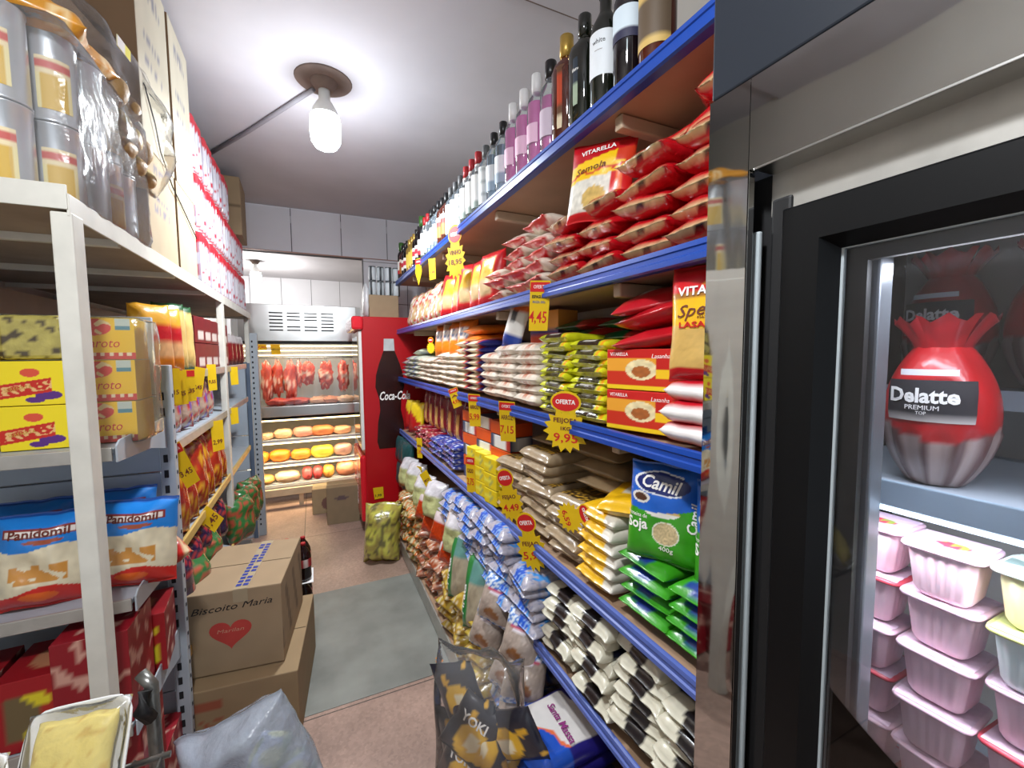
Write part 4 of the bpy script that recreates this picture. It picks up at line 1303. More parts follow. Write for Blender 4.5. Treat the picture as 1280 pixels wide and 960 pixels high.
out = [(-x, z) for x, z in bp][::-1] + bp
g = G(); g.prism(out[::-1], .002); dec = part('bottle_picture', g, plain('cola_brown', '2a0e0c', .25, var=.35, scale=14), ck, 'dark cola bottle picture'); dec.location = (.575, 3.657, 1.13)
g = G(); g.prism([(-.04, .5), (.04, .5), (.045, .4), (-.045, .4)], .001, z0=-.001); ob('bottle_neck', g.mesh('neck', plain('pale_glass_print', 'b8bcbc', .3, var=.2)), dec)
ob('lettering', text('Coca-Cola', .1, 'ink_white', .25, shear=.3, bold=.002, at=(.04, .02), conform=lambda a, b: -.002), dec)
price('rect', .455, 3.652, .335, .085, .1, 'yellow price card on the side of the red cooler', [('1,99', .03, -.02, 'ink_black', .05)], yaw=PI / 2, red=False)
g = G(); g.box((.56, 3.86, 1.905), (.24, .22, .19), .004, (6, 6, 6), lambda f, u, v: noisecol(lin('9a8468'), u, v, .1, 5))
thing('cardboard_box', g.mesh('cardboard_box', 'kraft'), 'small cardboard box on top of the red cooler', 'box')
g = G(); g.lathe([(0, 0), (.026, 0), (.031, .006), (.031, .105), (.028, .114), (.028, .117), (0, .117)], 20, col=lambda u, z: lin('c4ccd0') if (.005 < z < .106 and (u * 3 + .1) % 1 > .3) else lin('20282c'))
gt = G(); gt.lathe([(0, .1172), (.027, .1172), (.028, .119), (.026, .1195), (0, .118)], 16)
bc = Kind('beverage_can', g.mesh('beverage_can', 'card'), 'can', [('can_lid', gt.mesh('lid', 'tin'))])
for k in range(2):
    for i in range(4):
        bc.put((.477 + i * .066, 3.80 + .01 * (i % 2), 2.0 + k * .123), (0, 0, .4 * i), 'black and silver can on the small cardboard box, %s tier, %s' % (('lower', 'upper')[k], NTH[i]), 'cans on the cooler')
g = G(); lump(g, (.425, 3.86, 1.955), (.03, .1, .15), 3, .3, 4, col=lin('d4d6d8')); thing('plastic_wrap', g.mesh('plastic_wrap', 'film'), 'crumpled white plastic beside the small box on the red cooler', 'plastic')
sackm = Pouch('tied', .26, .42, .22, lambda u, v, s: lin('a89a4c') if noise.noise(Vector((u * 4, v * 4, 2))) > .1 else lin('c0bc50') if noise.noise(Vector((u * 4, v * 5, 9))) > -.1 else lin('70683c'), 'shiny', upright=True, seed=81, lumpy=.4, nx=20, ny=22, wr=.1)
thing('tied_sack', sackm.me, 'clear sack of yellow packs standing on the floor against the red cooler', 'sack', (.395, 3.12, 0), (-.12, .05, -.35))
# cartons on the floor by the meat case
def kraftbox(d, tape=True, c='97825f', marks=None, front=None):
    g = G()
    def A(f, u, v):
        cc = lin(front) if front and f == '-y' else lin(c)
        if tape and f == '+z' and abs(v - .5) < .08:
            cc = lin('b8a888')
        if marks and f in marks and marks[f](u, v):
            cc = mixc(cc, lin(marks['ink']), .75)
        return noisecol(cc, u, v, .08, 5)
    g.box((0, 0, d[2] / 2), d, .004, (24, 24, 24), A)
    g.box((0, 0, d[2] + .0004), (d[0] * .98, .004, .002), .0005, col=lin('5a4a34'))
    return g
thing('cardboard_carton', kraftbox((.27, .22, .33), True, '86745a', {'-y': lambda u, v: ell(u, v, .45, .7, .22, .05), 'ink': '4a3a4a'}).mesh('carton', 'kraft'), 'brown cardboard carton on the floor in front of the meat case', 'carton', (.20, 4.1, 0), (0, 0, -.06))
thing('cardboard_carton', kraftbox((.2, .2, .24), True, 'a08c6c', {'-y': lambda u, v: v < .65 and ell(u, v, .7, .4, .3, .25), 'ink': '5a2a3a'}).mesh('carton', 'kraft'), 'small printed carton tucked behind the brown carton by the meat case', 'carton', (.045, 4.42, 0), (0, 0, -.05))

# ================================================================== meat case in the back room
mc = thing('meat_case', None, 'lit steel meat display case in the opening at the end of the aisle', 'display case')
MY = 4.66
def mp(name, boxes, mat, parent=mc, r=.004):
    g = G()
    for c, d in boxes:
        g.box(c, d, r)
    return part(name, g, mat, parent)
cx, wd = -.11, 1.06
top = mp('top_panel', [((cx, MY + .02, 1.81), (wd, .04, .35)), ((cx, MY + .4, 1.97), (wd, .78, .03))], 'brushed')
g = G()
for bx in range(4):
    for rr in range(6):
        if bx in (1, 2) and rr == 2:
            continue
        g.box((-.31 + bx * .15, MY - .001, 1.74 + rr * .033), (.115, .006, .012), .002)
part('vent_grille', g, 'hole', top)
mp('top_gap', [((cx, MY + .03, 1.622), (wd, .03, .03))], 'rubber')
lamps = mp('lamp_rail', [((cx, MY + .06, 1.588), (wd - .06, .02, .012)), ((cx, MY + .12, 1.545), (wd - .06, .02, .01)), ((cx, MY + .16, 1.50), (wd - .06, .02, .012))], 'ledwarm')
lin_ = plain('case_liner', 'a8a49c', .3, var=.05)
mp('liner', [((cx, MY + .74, 1.25), (wd, .02, .74)), ((cx - wd / 2 + .01, MY + .4, 1.1), (.02, .7, 1.7)), ((cx, MY + .74, .55), (wd, .02, .75)), ((cx, MY + .4, 1.64), (wd, .74, .02))], lin_)
for sx in (-1, 1):
    mp('frame_post', [((cx + sx * (wd / 2 + .01), MY + .01, 1.09), (.05, .05, 1.78))], 'plastic')
mp('middle_band', [((cx, MY, .955), (wd, .05, .1))], 'brushed')
mp('deck', [((cx, MY + .38, .985), (wd, .72, .02))], 'brushed')
mp('band_gap', [((cx, MY + .03, .888), (wd, .02, .034))], 'rubber')
for i, z in enumerate((.66, .43, .215)):
    sh = mp('shelf', [((cx, MY + .3 + .05 * i, z), (wd, .56, .012))], 'plastic')
    mp('shelf_lip', [((cx, MY + .02, z + .004), (wd, .012, .03))], 'plastic', sh)
    if i < 2:
        mp('lamp_strip', [((cx, MY + .04, z - .024), (wd - .06, .02, .012))], 'ledwarm', sh)
mp('lamp_strip', [((cx, MY + .06, .86), (wd - .06, .02, .012))], 'ledwarm')
mp('base_rail', [((cx, MY, .16), (wd, .05, .07))], plain('cream_rail', 'c8b89c', .4))
for x in (cx - .45, cx - .05, cx + .45):
    mp('leg', [((x, MY + .02, .065), (.04, .04, .13))], 'beige')
mp('front_glass', [((cx - wd / 4, MY - .005, 1.28), (wd / 2 - .004, .005, .56)), ((cx + wd / 4, MY - .005, 1.28), (wd / 2 - .004, .005, .56))], 'pane', r=0)
g = G(); g.tube([(cx - wd / 2 + .02, MY + .28, 1.475), (cx + wd / 2 - .02, MY + .28, 1.475)], .008); part('hanging_rail', g, 'steelrod', mc)
def meatcol(u, v):
    k = noise.noise(Vector((math.sin(u * 6.28) * 2, math.cos(u * 6.28) * 2, v * 5)))
    return lin('e4b8a0') if k > .3 else lin('cc5038') if k > -.1 else lin('b03a28')
def hookm(h):
    g = G(); g.tube([(0, 0, h + .02), (.0, .012, h + .035), (0, .0, h + .05), (0, -.012, h + .035), (0, -.004, h - .03)], .003, 6)
    return g.mesh('hook', 'steelrod')
for i, (x, hgt, w) in enumerate([(-.43, .38, .055), (-.335, .34, .05), (-.22, .4, .062), (-.055, .22, .075), (.115, .27, .085), (.29, .3, .07), (-.14, .25, .035)]):
    g = G(); lump(g, (0, 0, -hgt / 2), (w, w * .8, hgt / 2), i + 2, .45, 5, 20, 18, meatcol, pw=.8)
    o = thing('hanging_meat', g.mesh('meat', 'food'), 'raw meat cut hanging in the case, %s from the perforated post' % NTH[i if i < 3 else (i + 1 if i < 6 else 3)], 'meat', (x, MY + (.28 if i < 6 else .285), 1.425), (0, 0, .3 * i), 'meat cuts hanging on the rail')
    ob('hook', hookm(0), o)
for i, (x, w, c) in enumerate([(-.33, .11, 'a83428'), (-.15, .12, 'a43a2c'), (.03, .09, 'c49070'), (.16, .1, 'b87858'), (.3, .11, 'd0a888'), (.08, .07, 'c8a080')]):
    g = G(); lump(g, (0, 0, .03), (w, .08, .04), i + 20, .4, 5, 18, 12, lambda u, v, c=c: noisecol(lin(c), u, v, .4, 9))
    thing('meat_cut', g.mesh('cut', 'food'), 'piece of meat on the case deck under the hanging cuts, %s from the post' % NTH[i], 'meat', (x, MY + (.2 if i < 5 else .32), .998), (0, 0, .2 * i), 'meat on the case deck')
pr = [[(-.44, .06, .03, 'd8b088'), (-.3, .09, .045, 'dcae84'), (-.12, .1, .05, 'd8907c'), (.06, .12, .05, 'd07a48'), (.25, .1, .04, 'd89c74')],
      [(-.5, .07, .05, 'd88a2c'), (-.34, .1, .055, 'd87c20'), (-.15, .1, .05, 'd8882c'), (.05, .12, .06, 'c8b83c'), (.25, .1, .06, 'b08478')],
      [(-.48, .09, .04, 'd8a860'), (-.28, .12, .05, 'd8b898'), (-.1, .05, .06, 'c85050'), (.0, .05, .06, 'c44a4c'), (.1, .06, .06, 'd89a44'), (.28, .11, .07, 'd08868')]]
for k, rw in enumerate(pr):
    z = (.66, .43, .215)[k] + .008
    for i, (x, w, h, c) in enumerate(rw):
        g = G(); lump(g, (0, 0, h), (w * .95, .09, h), i + k * 9 + 40, .12, 4, 20, 12, lambda u, v, c=c: noisecol(lin(c), u * 2, v * 2, .25, 5) if abs((u * 8) % 1 - .5) > .06 else lin('e8dcc0'), pw=.45)
        thing('cold_cut', g.mesh('cold_cut', 'food'), 'cold cut on the %s shelf of the meat case, %s from the perforated post' % (('top', 'middle', 'bottom')[k], NTH[i]), 'cold cut', (x, MY + .16, z), (0, 0, .1 * (i % 3 - 1)), 'cold cuts in the lower case')
for i, (x, w, h, s_) in enumerate([(-.445, .1, .06, '17,90'), (-.325, .085, .1, 'OFERTA 12,9')]):
    price('rect', x, MY - .015, 1.575 - .02 * i, w, h, 'yellow card on the meat case reading 17,90' if i == 0 else 'tall yellow card on the meat case beside the 17,90 card', [(s_, h * .4 if i == 0 else .02, 0, 'ink_red' if i == 0 else 'ink_brown', w * .8)], yaw=PI / 2, red=False)

cc = thing('security_camera', None, 'small white security camera on the back room tiles above the meat case', 'camera', (.02, 7.53, 2.12))
g = G(); g.box((0, 0, .1), (.1, .03, .1), .004); ob('mount', g.mesh('mount', 'plastic'), cc)
g = G(); g.tube([(0, 0, .08), (0, -.08, .05), (-.02, -.2, .02)], [.02, .04, .045], 14); ob('body', g.mesh('body', 'plastic'), cc)
g = G(); g.tube([(-.02, -.2, .02), (-.022, -.215, .016)], .032, 14); ob('lens', g.mesh('lens', 'rubber'), cc)
g = G(); g.tube([(.28, 7.54, 2.2), (.28, 7.4, 2.18), (.42, 7.38, 2.14)], .02, 10)
thing('wall_tap', g.mesh('tap', 'steelrod'), 'dull steel tap on the back room tiles beside the security camera', 'tap')
g = G(); g.grid(lambda i, j: (.485 + .006 * i, 1.93 + .008 * j, .004 + .004 * math.sin(i * 1.3 + j)), 6, 5, lambda i, j: lin('d8842c'), 0, True)
thing('wrapper_scrap', g.mesh('scrap', 'matte'), 'crumpled orange scrap on the floor by the kick plate', 'scrap')
# ================================================================== left side: white rack with storage on top
EX = -.45
rk = thing('storage_rack', None, 'chipped white steel rack carrying stock on its high top shelf', 'rack')
g = G()
g.box((-.80, 2.62, 1.815), (.68, 2.80, .012), .001); part('top_shelf', g, plain('dusty_board', '988878', .7, var=.15), rk)
g = G(); g.box((EX, 2.62, 1.815), (.005, 2.82, .046), .001); g.box((-.8, 1.21, 1.83), (.70, .005, .05), .001); g.box((-.8, 4.03, 1.815), (.70, .005, .046), .001); part('shelf_edge', g, 'white', rk)
g = G()
for yy in (1.5, 2.0, 2.5):
    g = G(); g.box((-.8, yy, 1.80), (.68, .02, .02), .002); part('shelf_rib', g, 'white', rk)
for (x, y) in ((-.4625, 1.236), (-.462, 2.86), (-1.12, 1.235), (-1.12, 2.86), (-.475, 4.0)):
    g = G()
    w, d = (.035, .05) if y < 2 else (.03, .055)
    g.box((x, y, .9), (w, d, 1.8), .003); part('post', g, 'white', rk)
g = G(); g.box((-1.10, 2.6, 1.62), (.012, 2.7, .3), .001); g.box((-.8, 3.2, 1.62), (.6, .012, .04), .001); part('rear_rail', g, 'beige', rk)
TZ = 1.823
# milk powder cans
g = G()
g.lathe([(0, 0), (.045, 0), (.046, .003), (.044, .006), (.044, .184), (.046, .187), (.046, .190), (.043, .191), (.042, .186), (0, .186)], 32)
gl = G(); gl.lathe([(.0446, .025 + .0055 * q) for q in range(21)], 20, ang=(-PI / 2 - .8, -PI / 2 + .5), col=lambda u, z: lin('b85048') if .112 < z < .128 else lin('d8c8a0') if z > .1 else lin('c4a040') if .12 < u < .88 else lin('d8cc98'))
can = Kind('tin_can', g.mesh('tin_can', 'tin'), 'can', [('label', gl.mesh('label', 'matte'), 'gold label')])
pos = [(-.752, 1.268), (-.656, 1.264), (-.56, 1.264), (-.512, 1.348)] + [(-.499, 1.442 + .0935 * i) for i in range(3)]
for k in range(2):
    for i, (x, y) in enumerate(pos):
        can.put((x, y, TZ + k * .193), (0, 0, ([.3, .3, .3, .6, 2.9, 1.1, 2.7][i])), 'silver can, %s tier, %s on the white rack' % (('lower', 'upper')[k], ('third along the short front', 'second along the short front', 'at the corner over the aisle', 'second along the aisle edge', 'third along the aisle edge', 'fourth along the aisle edge', 'last along the aisle edge')[i]), 'silver cans on the white rack')
g = G(); g.box((-.585, 1.475, TZ + .197), (.29, .50, .388), .03, (8, 12, 12)); 
for i, p in enumerate(g.v):
    g.v[i] = (p[0] + .006 * fnoise(p[1] * 30, p[2] * 20, 1), p[1] + .005 * fnoise(p[0] * 30, p[2] * 20, 2), p[2])
for i in range(len(g.sm)):
    g.sm[i] = True
thing('shrink_film', g.mesh('shrink_film', 'wrap'), 'clear shrink film around the silver cans on the white rack', 'film')
og = Pouch('orange_bag', .13, .11, .07, lambda u, v, s: noisecol(lin('d8942c'), u, v, .3, 4) if noise.noise(Vector((u * 3, v * 3, 1))) < .2 else lin('e8c890'), 'film', seed=90, lumpy=.4)
for i, y in enumerate((1.33, 1.46)):
    thing('orange_bag', og.me, 'orange bag lying on the silver cans, %s the rack corner' % ('at', 'behind the one at')[i], 'bag', (-.505, y, TZ + .415), (.1, .1 - .15 * i, .3 + i), 'orange bags on the cans')
# clear sack of biscuits hanging out over the edge
bs = Pouch('biscuit_sack', .42, .42, .2, lambda u, v, s: (1, 1, 1), 'wrap', upright=True, seed=91, nx=24, ny=24, lumpy=.5, wr=.15)
bsk = thing('biscuit_sack', bs.me, 'clear plastic sack of biscuits over the edge of the white rack', 'sack', (-.485, 1.64, TZ + .195), (-.1, 0, PI / 2 - .15))
for i, (y, z) in enumerate([(1.55, .25), (1.63, .235), (1.72, .235), (1.55, .32), (1.64, .315), (1.72, .31), (1.53, .39), (1.62, .39)]):
    g = G(); lump(g, (0, 0, 0), (.045, .048, .034), i, .12, 3, 18, 12, lambda u, v: noisecol(lin('9a7a4c') if v < .7 else lin('c4b070'), u, v, .3, 6))
    thing('bread_roll', g.mesh('roll', 'food'), 'brown roll in the clear sack over the rack edge, %s' % ['lower row by the cans', 'lower row middle', 'lower row by the cartons', 'middle row by the cans', 'middle row middle', 'middle row by the cartons', 'top by the cans', 'top by the cartons'][i], 'roll', (-.47, y, TZ + z), (.3 * i, 0, .5 * i), 'rolls in the clear sack')
yl = G(); yl.box((0, 0, 0), (.06, .002, .03), .0005, (8, 1, 2), lambda f, u, v: lin('d8cc30') if u > .5 else lin('d8d4d0'))
o = ob('sack_label', yl.mesh('lab', 'matte'), bsk, (-.1, -.10, .3), (.1, .1, 0)); o['label'] = 'white and yellow label'
# big cartons up to the ceiling
for k, (x0, y0, z0, d, c, lab) in enumerate([(-.685, 1.895, TZ, (.46, .31, .35), 'ad9c80', 'cardboard carton on the white rack behind the silver cans, lower one'),
                                            (-.685, 2.21, TZ, (.46, .30, .35), 'b0a084', 'cardboard carton on the white rack beside the shrink-wrapped packs, lower one'),
                                            (-.685, 1.90, TZ + .352, (.46, .33, .62), 'bcb4a0', 'pale carton reaching the ceiling above the silver cans'),
                                            (-.685, 2.23, TZ + .352, (.46, .30, .62), 'c0b8a4', 'pale carton reaching the ceiling beside the red and white packs')]):
    ink = {'+x': lambda u, v: (.42 < v < .5 or .56 < v < .62 or .8 < v < .88) and .2 < u < .75 and noise.noise(Vector((u * 25, v * 12, 1))) > -.05, 'ink': '6a6a80'}
    thing('cardboard_carton', kraftbox(d, True, c, ink, '7a6046').mesh('carton', 'kraft'), lab, 'carton', (x0, y0, z0), (0, 0, .02 * (k % 2)), 'cartons on the white rack')
g = G(); g.tube([(-.452, 1.76, 2.36), (-.447, 1.83, 2.27), (-.449, 1.88, 2.2), (-.446, 1.99, 2.12), (-.448, 2.08, 2.10), (-.45, 2.34, 2.02)], .0022, 6)
thing('black_cable', g.mesh('cable', 'rubber'), 'thin black cable dangling across the cartons on the white rack', 'cable')
# shrink-wrapped white and red packs
def a_blk(f, u, v):
    if f in ('+x', '-y', '+y'):
        cell = abs((u * 4) % 1 - .5)
        if v > .8 or v < .08 or u < .04:
            return lin('b02430')
        k = noise.noise(Vector((u * 9, v * 7, 4)))
        return lin('b02c3a') if k > .2 and cell < .35 else lin('9a96a4') if cell > .44 else noisecol(lin('c6c4cc'), u, v, .1, 6)
    return lin('d8d6da')
def blk():
    g = G(); g.box((0, 0, .128), (.3, .235, .256), .025, (8, 26, 16), a_blk)
    for i, p in enumerate(g.v):
        g.v[i] = (p[0] + .006 * math.cos((p[1] / .235) * 8 * PI), p[1], p[2] + .004 * fnoise(p[0] * 20, p[1] * 20, 3))
    for i in range(len(g.sm)):
        g.sm[i] = True
    return g.mesh('shrink_pack', 'film')
bk = Kind('shrink_pack', blk(), 'pack')
for k in range(3):
    for i in range(6 if k < 2 else 4):
        bk.put((-.60 - .004 * ((i * 3 + k) % 3), 2.50 + i * .24, TZ + k * .262), (rnd.uniform(-.02, .02), 0, rnd.uniform(-.03, .03)), 'shrink-wrapped bundle of white and red packs, %s tier, %s from the cartons' % (('bottom', 'middle', 'top')[k], NTH[i]), 'white and red bundles on the rack')
thing('cardboard_box', kraftbox((.34, .34, .40), False, '8c765a', {'-y': lambda u, v: abs(v - .5) < .012 or ell(u, v, .6, .3, .12, .06), 'ink': '4a3a28'}).mesh('cardboard_box', 'kraft'), 'brown cardboard box perched at the far end of the white rack', 'box', (-.60, 3.77, TZ + .53), (0, 0, .03))

# ---- grey gondola facing the shop door, and its shelves
gd = thing('grey_gondola', None, 'blue-grey steel gondola behind the front white post', 'shelving')
g = G()
for k in range(6):
    g.box((-.80, 1.79, .2 + k * .26), (.64, .018, .256), .003)
part('back_panel', g, 'bluegr', gd)
def holes(o, xy, z, z1, dz, d):
    g = G(); g.box((0, 0, 0), d, .001)
    me = g.mesh('slot', 'hole')
    while z < z1:
        ob('slot', me, o, (xy[0], xy[1], z))
        z += dz
def slotted(x, y, h, parent, seed=0, w=.04, d=.035):
    g = G(); g.box((x, y, h / 2), (w, d, h), .003)
    o = part('slotted_upright', g, 'grayst', parent)
    holes(o, (x - w * .12, y - d / 2 - .0002), .12, h - .05, .052, (.012, .003, .026))
    holes(o, (x + w / 2 + .0002, y), .12, h - .05, .052, (.003, .008, .012))
    return o
slotted(-.452, 1.765, 1.47, gd)
for z, y0 in ((1.27, 1.36), (.855, 1.41), (.545, 1.36)):
    g = G(); g.box((-.79, (y0 + 1.78) / 2, z - .006), (.66, 1.78 - y0, .012), .001); sh = part('shelf', g, 'grayst', gd)
    g = G(); g.box((-.79, y0, z - .012), (.66, .008, .034), .002); part('shelf_lip', g, 'galv', sh)
    g = G()
    yz = [(1.75, z + .03), (y0 + .02, z + .02), (y0, z + .008), (y0, z - .032), (1.60, z - .045), (1.75, z - .075)]
    b = [g.vert((EX - .004, p[0], p[1])) for p in yz] + [g.vert((EX, p[0], p[1])) for p in yz]
    n = len(yz)
    g.face(b[:n]); g.face(b[n:][::-1])
    for i in range(n):
        g.face((b[i], b[n + i], b[n + (i + 1) % n], b[(i + 1) % n]))
    part('end_bracket', g, 'grayst', sh)
# yellow chocolate boxes
YB = lin('ecc51c')
def a_ga(f, u, v):
    if f == '-y':
        if ell(u, v, .35, .78, .28, .2):
            return lin('d8343c') if noise.noise(Vector((u * 6, v * 6, 1))) > -.25 else lin('e8d8b0')
        if u > .68 and v > .72 and u < .93:
            return lin('c0d4e0') if v > .82 else lin('4a8cb0')
        if v < .08:
            return lin('c83038')
        if v < .17:
            return lin('e8dcd0') if noise.noise(Vector((u * 14, 1, 1))) > 0 else lin('c83038')
        return YB
    return lin('d8b83c') if f != '+z' else lin('e8d060')
def a_gb(f, u, v):
    if f == '-y':
        d = v - (.3 + .2 * u)
        if abs(d) < .16 and u < .8:
            return lin('c4281c') if abs(d) > .1 or noise.noise(Vector((u * 12, v * 14, 1))) < .1 else lin('e8b878')
        if ell(u, v, .75, .22, .2, .1) or ell(u, v, .55, .12, .14, .07):
            return lin('5a2c7c')
        if ell(u, v, .5, .74, .14, .1):
            return lin('d85038')
        return lin('f0d820')
    return lin('c89c1c') if f in ('+x', '-x') else lin('e8d028')
def boxkind(name, d, art, parts=(), r=.0015, n=(22, 6, 22), mat='card', cat='box'):
    g = G(); g.box((0, 0, d[2] / 2), d, r, n, art)
    return Kind(name, g.mesh(name, mat), cat, parts)
ga = boxkind('chocolate_box', (.125, .115, .108), a_ga, n=(60, 4, 60), parts= [('lettering', text('Garoto', .034, 'ink_red', .078, shear=.25, at=(-.008, .042), conform=lambda a, b: -.058))])
gb = boxkind('chocolate_box', (.125, .17, .108), a_gb, n=(60, 4, 60), parts= [('lettering', text('SERENATA', .012, 'ink_gold', .05, at=(-.022, .042), rot=.2, conform=lambda a, b: -.0855))])
for k in range(3):
    ga.put((-.497, 1.52, 1.272 + k * .11), (0, 0, .05 * (k - 1)), 'yellow chocolate box with a red blot, %s in the stack behind the front post' % ('bottom', 'middle', 'top')[k], 'red-blot chocolate boxes')
for k in range(2):
    gb.put((-.628, 1.52, 1.272 + k * .11), (0, 0, 0), 'yellow chocolate box with a red banner, the %s one, before the front post' % ('lower', 'upper')[k], 'red-banner chocolate boxes')
gold = boxkind('chocolate_box', (.13, .17, .108), lambda f, u, v: noisecol(lin('b08a24'), u, v, .3, 4))
for k, (x, z) in enumerate([(-.765, 0), (-.765, .11), (-.765, .22)]):
    gold.put((x, 1.53, 1.272 + z), (0, 0, 0), 'dull gold box beside the red-banner boxes, %s in its stack' % ('bottom', 'middle', 'top')[k], 'dull gold boxes')
g = G(); g.box((0, 0, .055), (.12, .15, .11), .01, (12, 6, 12), lambda f, u, v: lin('4a4030') if noise.noise(Vector((u * 5, v * 5, 3))) > .2 else noisecol(lin('b0a458'), u, v, .3, 6))
thing('wrapped_box', g.mesh('wrapped_box', 'shiny'), 'film-wrapped olive gold box on top of the red-banner boxes', 'box', (-.63, 1.53, 1.494))
g = G(); g.box((-.49, 1.535, 1.436), (.146, .165, .335), .015, (8, 8, 10))
for i, p in enumerate(g.v):
    g.v[i] = (p[0] + .008 * fnoise(p[1] * 20, p[2] * 14, 6), p[1], p[2])
g.sm = [True] * len(g.sm)
thing('shrink_film', g.mesh('shrink_film', clear('yellowed_film', 'faf6ea', 'e4dccc', .10, .15, .5, 20, 1.3)), 'clear film around the red-blot chocolate boxes', 'film')
# sliced bread
def a_bread(u, v, s):
    if v > .93:
        return lin('1c50a0')
    if v > .3 + .06 * math.sin(u * 4):
        if abs(v - .62) < .09 and abs(u) < .75 and s > 0:
            return lin('8a2a20') if abs(v - .62) > .065 or abs(u) > .72 else lin('e8e0d8')
        if s > 0 and ell(u, v, .1, .44, .4, .05):
            return lin('9a4a30')
        return lin('1e7cd0')
    if v < -.58 + .1 * math.sin(u * 3 + 1):
        return lin('c8241c') if not ell(u, v, 0, -.7, .4, .1) else lin('d86020')
    k = noise.noise(Vector((u * 3, v * 6, 7)))
    return lin('c88c40') if -.4 < v < -.05 and abs(u) < .6 and k > -.2 else noisecol(lin('ddd2b4'), u, v, .15, 6)
bread = pk('bread_bag', .185, .24, .1, a_bread, 'bag', upright=True, seed=95, nx=72, ny=90, lumpy=.35, p=3, q=.7,
           parts=lambda P: [('lettering', text('Panidomil', .03, 'ink_brown', .11, bold=.0006, conform=P.depth, at=(0, .194)))])
for i, (x, y) in enumerate([(-.655, 1.475), (-.475, 1.50)]):
    bread.put((x, y, .858), (-.12, .04, .1 - .15 * i), 'sliced bread bag with blue top, %s the front post' % ('on the wall side of', 'behind')[i], 'sliced bread bags in front')
for i, (x, y) in enumerate([(-.74, 1.62), (-.56, 1.65)]):
    bread.put((x, y, .858), (-.1, .02, .1), 'sliced bread bag in the second rank, %s' % ('towards the wall', 'towards the aisle')[i], 'sliced bread bags in the second rank')
def a_loaf(u, v, s):
    return lin('2050b0') if v > .6 else lin('b82018') if noise.noise(Vector((u * 3, v * 3, 1))) > .0 else lin('d0b890')
loaf = pk('bread_bag', .12, .24, .1, a_loaf, 'bag', seed=96, lumpy=.3)
loaf.put((-.47, 1.62, .905), (0, 0, .6), 'red, cream and blue bread bag lying by the slotted upright')
# red cake boxes
def a_cake(f, u, v):
    if f == '-y':
        if .12 < u < .88 and .18 < v < .8:
            k = noise.noise(Vector((u * 3, v * 3, 2)))
            return lin('d8c828') if k > .05 and u > .3 else lin('6a5a3c') if u < .5 else lin('a8241c')
        return lin('9a141c')
    if f in ('+x', '-x'):
        return lin('c8a090') if noise.noise(Vector((u * 4, v * 6, 3))) > .22 else lin('7c1018')
    return lin('a87050') if ell(u, v, .5, .5, .3, .3) else lin('8c121a')
cake = boxkind('cake_box', (.17, .17, .18), a_cake, n=(16, 16, 16))
for i, (x, y, z) in enumerate([(-.63, 1.46, .547), (-.815, 1.46, .547), (-.53, 1.64, .547)]):
    cake.put((x, y, z), (0, 0, .05 * i), 'dark red cake box with a yellow picture, lower gondola shelf, %s' % ('beside the front post', 'towards the wall', 'behind the front post')[i], 'cake boxes on the lower shelf')
cake2 = boxkind('cake_box', (.15, .17, .25), lambda f, u, v: lin('c89888') if noise.noise(Vector((u * 4, v * 6, 8))) > .25 else lin('8a1420'), n=(14, 14, 20))
for i, (x, y, z) in enumerate([(-.535, 1.455, .547), (-.535, 1.50, .02), (-.70, 1.46, .02), (-.535, 1.67, .02), (-.535, 1.50, .275)]):
    cake2.put((x, y, z), (0, 0, 0), 'tall dark red floral box, %s' % ('on the lower gondola shelf by the end bracket', 'on the floor below the gondola by the aisle', 'on the floor below the gondola by the wall', 'on the floor behind its twin', 'stacked on the floor box by the aisle')[i], 'tall floral boxes')

# ---- aisle gondola behind it
al = thing('aisle_gondola', None, 'grey steel shelving along the aisle below the white rack', 'shelving')
for z in (1.435, 1.19, .825, .42):
    g = G(); g.box((-.72, 2.75, z - .008), (.52, 1.86, .012), .001); sh = part('shelf', g, 'grayst', al)
    g = G(); g.box((EX - .005, 2.75, z - .012), (.012, 1.86, .036), .003); part('price_rail', g, 'galv' if z > .9 else plain('yellowed_rail', 'c8a860', .4), sh)
g = G(); g.box((-.99, 2.75, .8), (.015, 1.86, 1.6), .002); part('back_panel', g, 'bluegr', al)
g = G(); g.box((-.72, 2.75, .06), (.5, 1.86, .1), .004); part('plinth', g, 'grayst', al)
FL = PI / 2
def a_rb(u, v, s):
    if v > .45:
        return lin('d89c28')
    if v > -.05:
        return lin('b81420') if not ell(u, v, -.3, .2, .3, .15) else lin('d8ccc0')
    return noisecol(lin('c89868'), u, v, .3, 5) if v > -.5 else lin('d07818')
rb = pk('farofa_bag', .13, .24, .07, a_rb, 'bag', upright=True, seed=101)
for i, y in enumerate((1.86, 1.99)):
    rb.put((-.50, y, 1.44), (-.05, 0, FL - .75), 'red, yellow and cream bag on the top aisle shelf, %s from the slotted upright' % NTH[i], 'red and yellow bags')
gy = pk('cereal_bag', .12, .27, .06, lambda u, v, s: lin('1c4a28') if u < -.45 or v > .8 or v < -.85 else lin('e0c048') if u < .1 else noisecol(lin('cfb06c'), u, v, .3, 6), 'bag', upright=True, seed=102)
for i, y in enumerate((2.12, 2.24)):
    gy.put((-.51, y, 1.44), (-.05, 0, FL - .75), 'green and yellow bag on the top aisle shelf, %s past the red bags' % NTH[i], 'green and yellow bags')
drb = boxkind('tea_box', (.13, .1, .12), lambda f, u, v: lin('c8b8b0') if f == '-y' and .3 < u < .85 and .12 < v < .5 else noisecol(lin('6c1018'), u, v, .3, 4), n=(14, 4, 12))
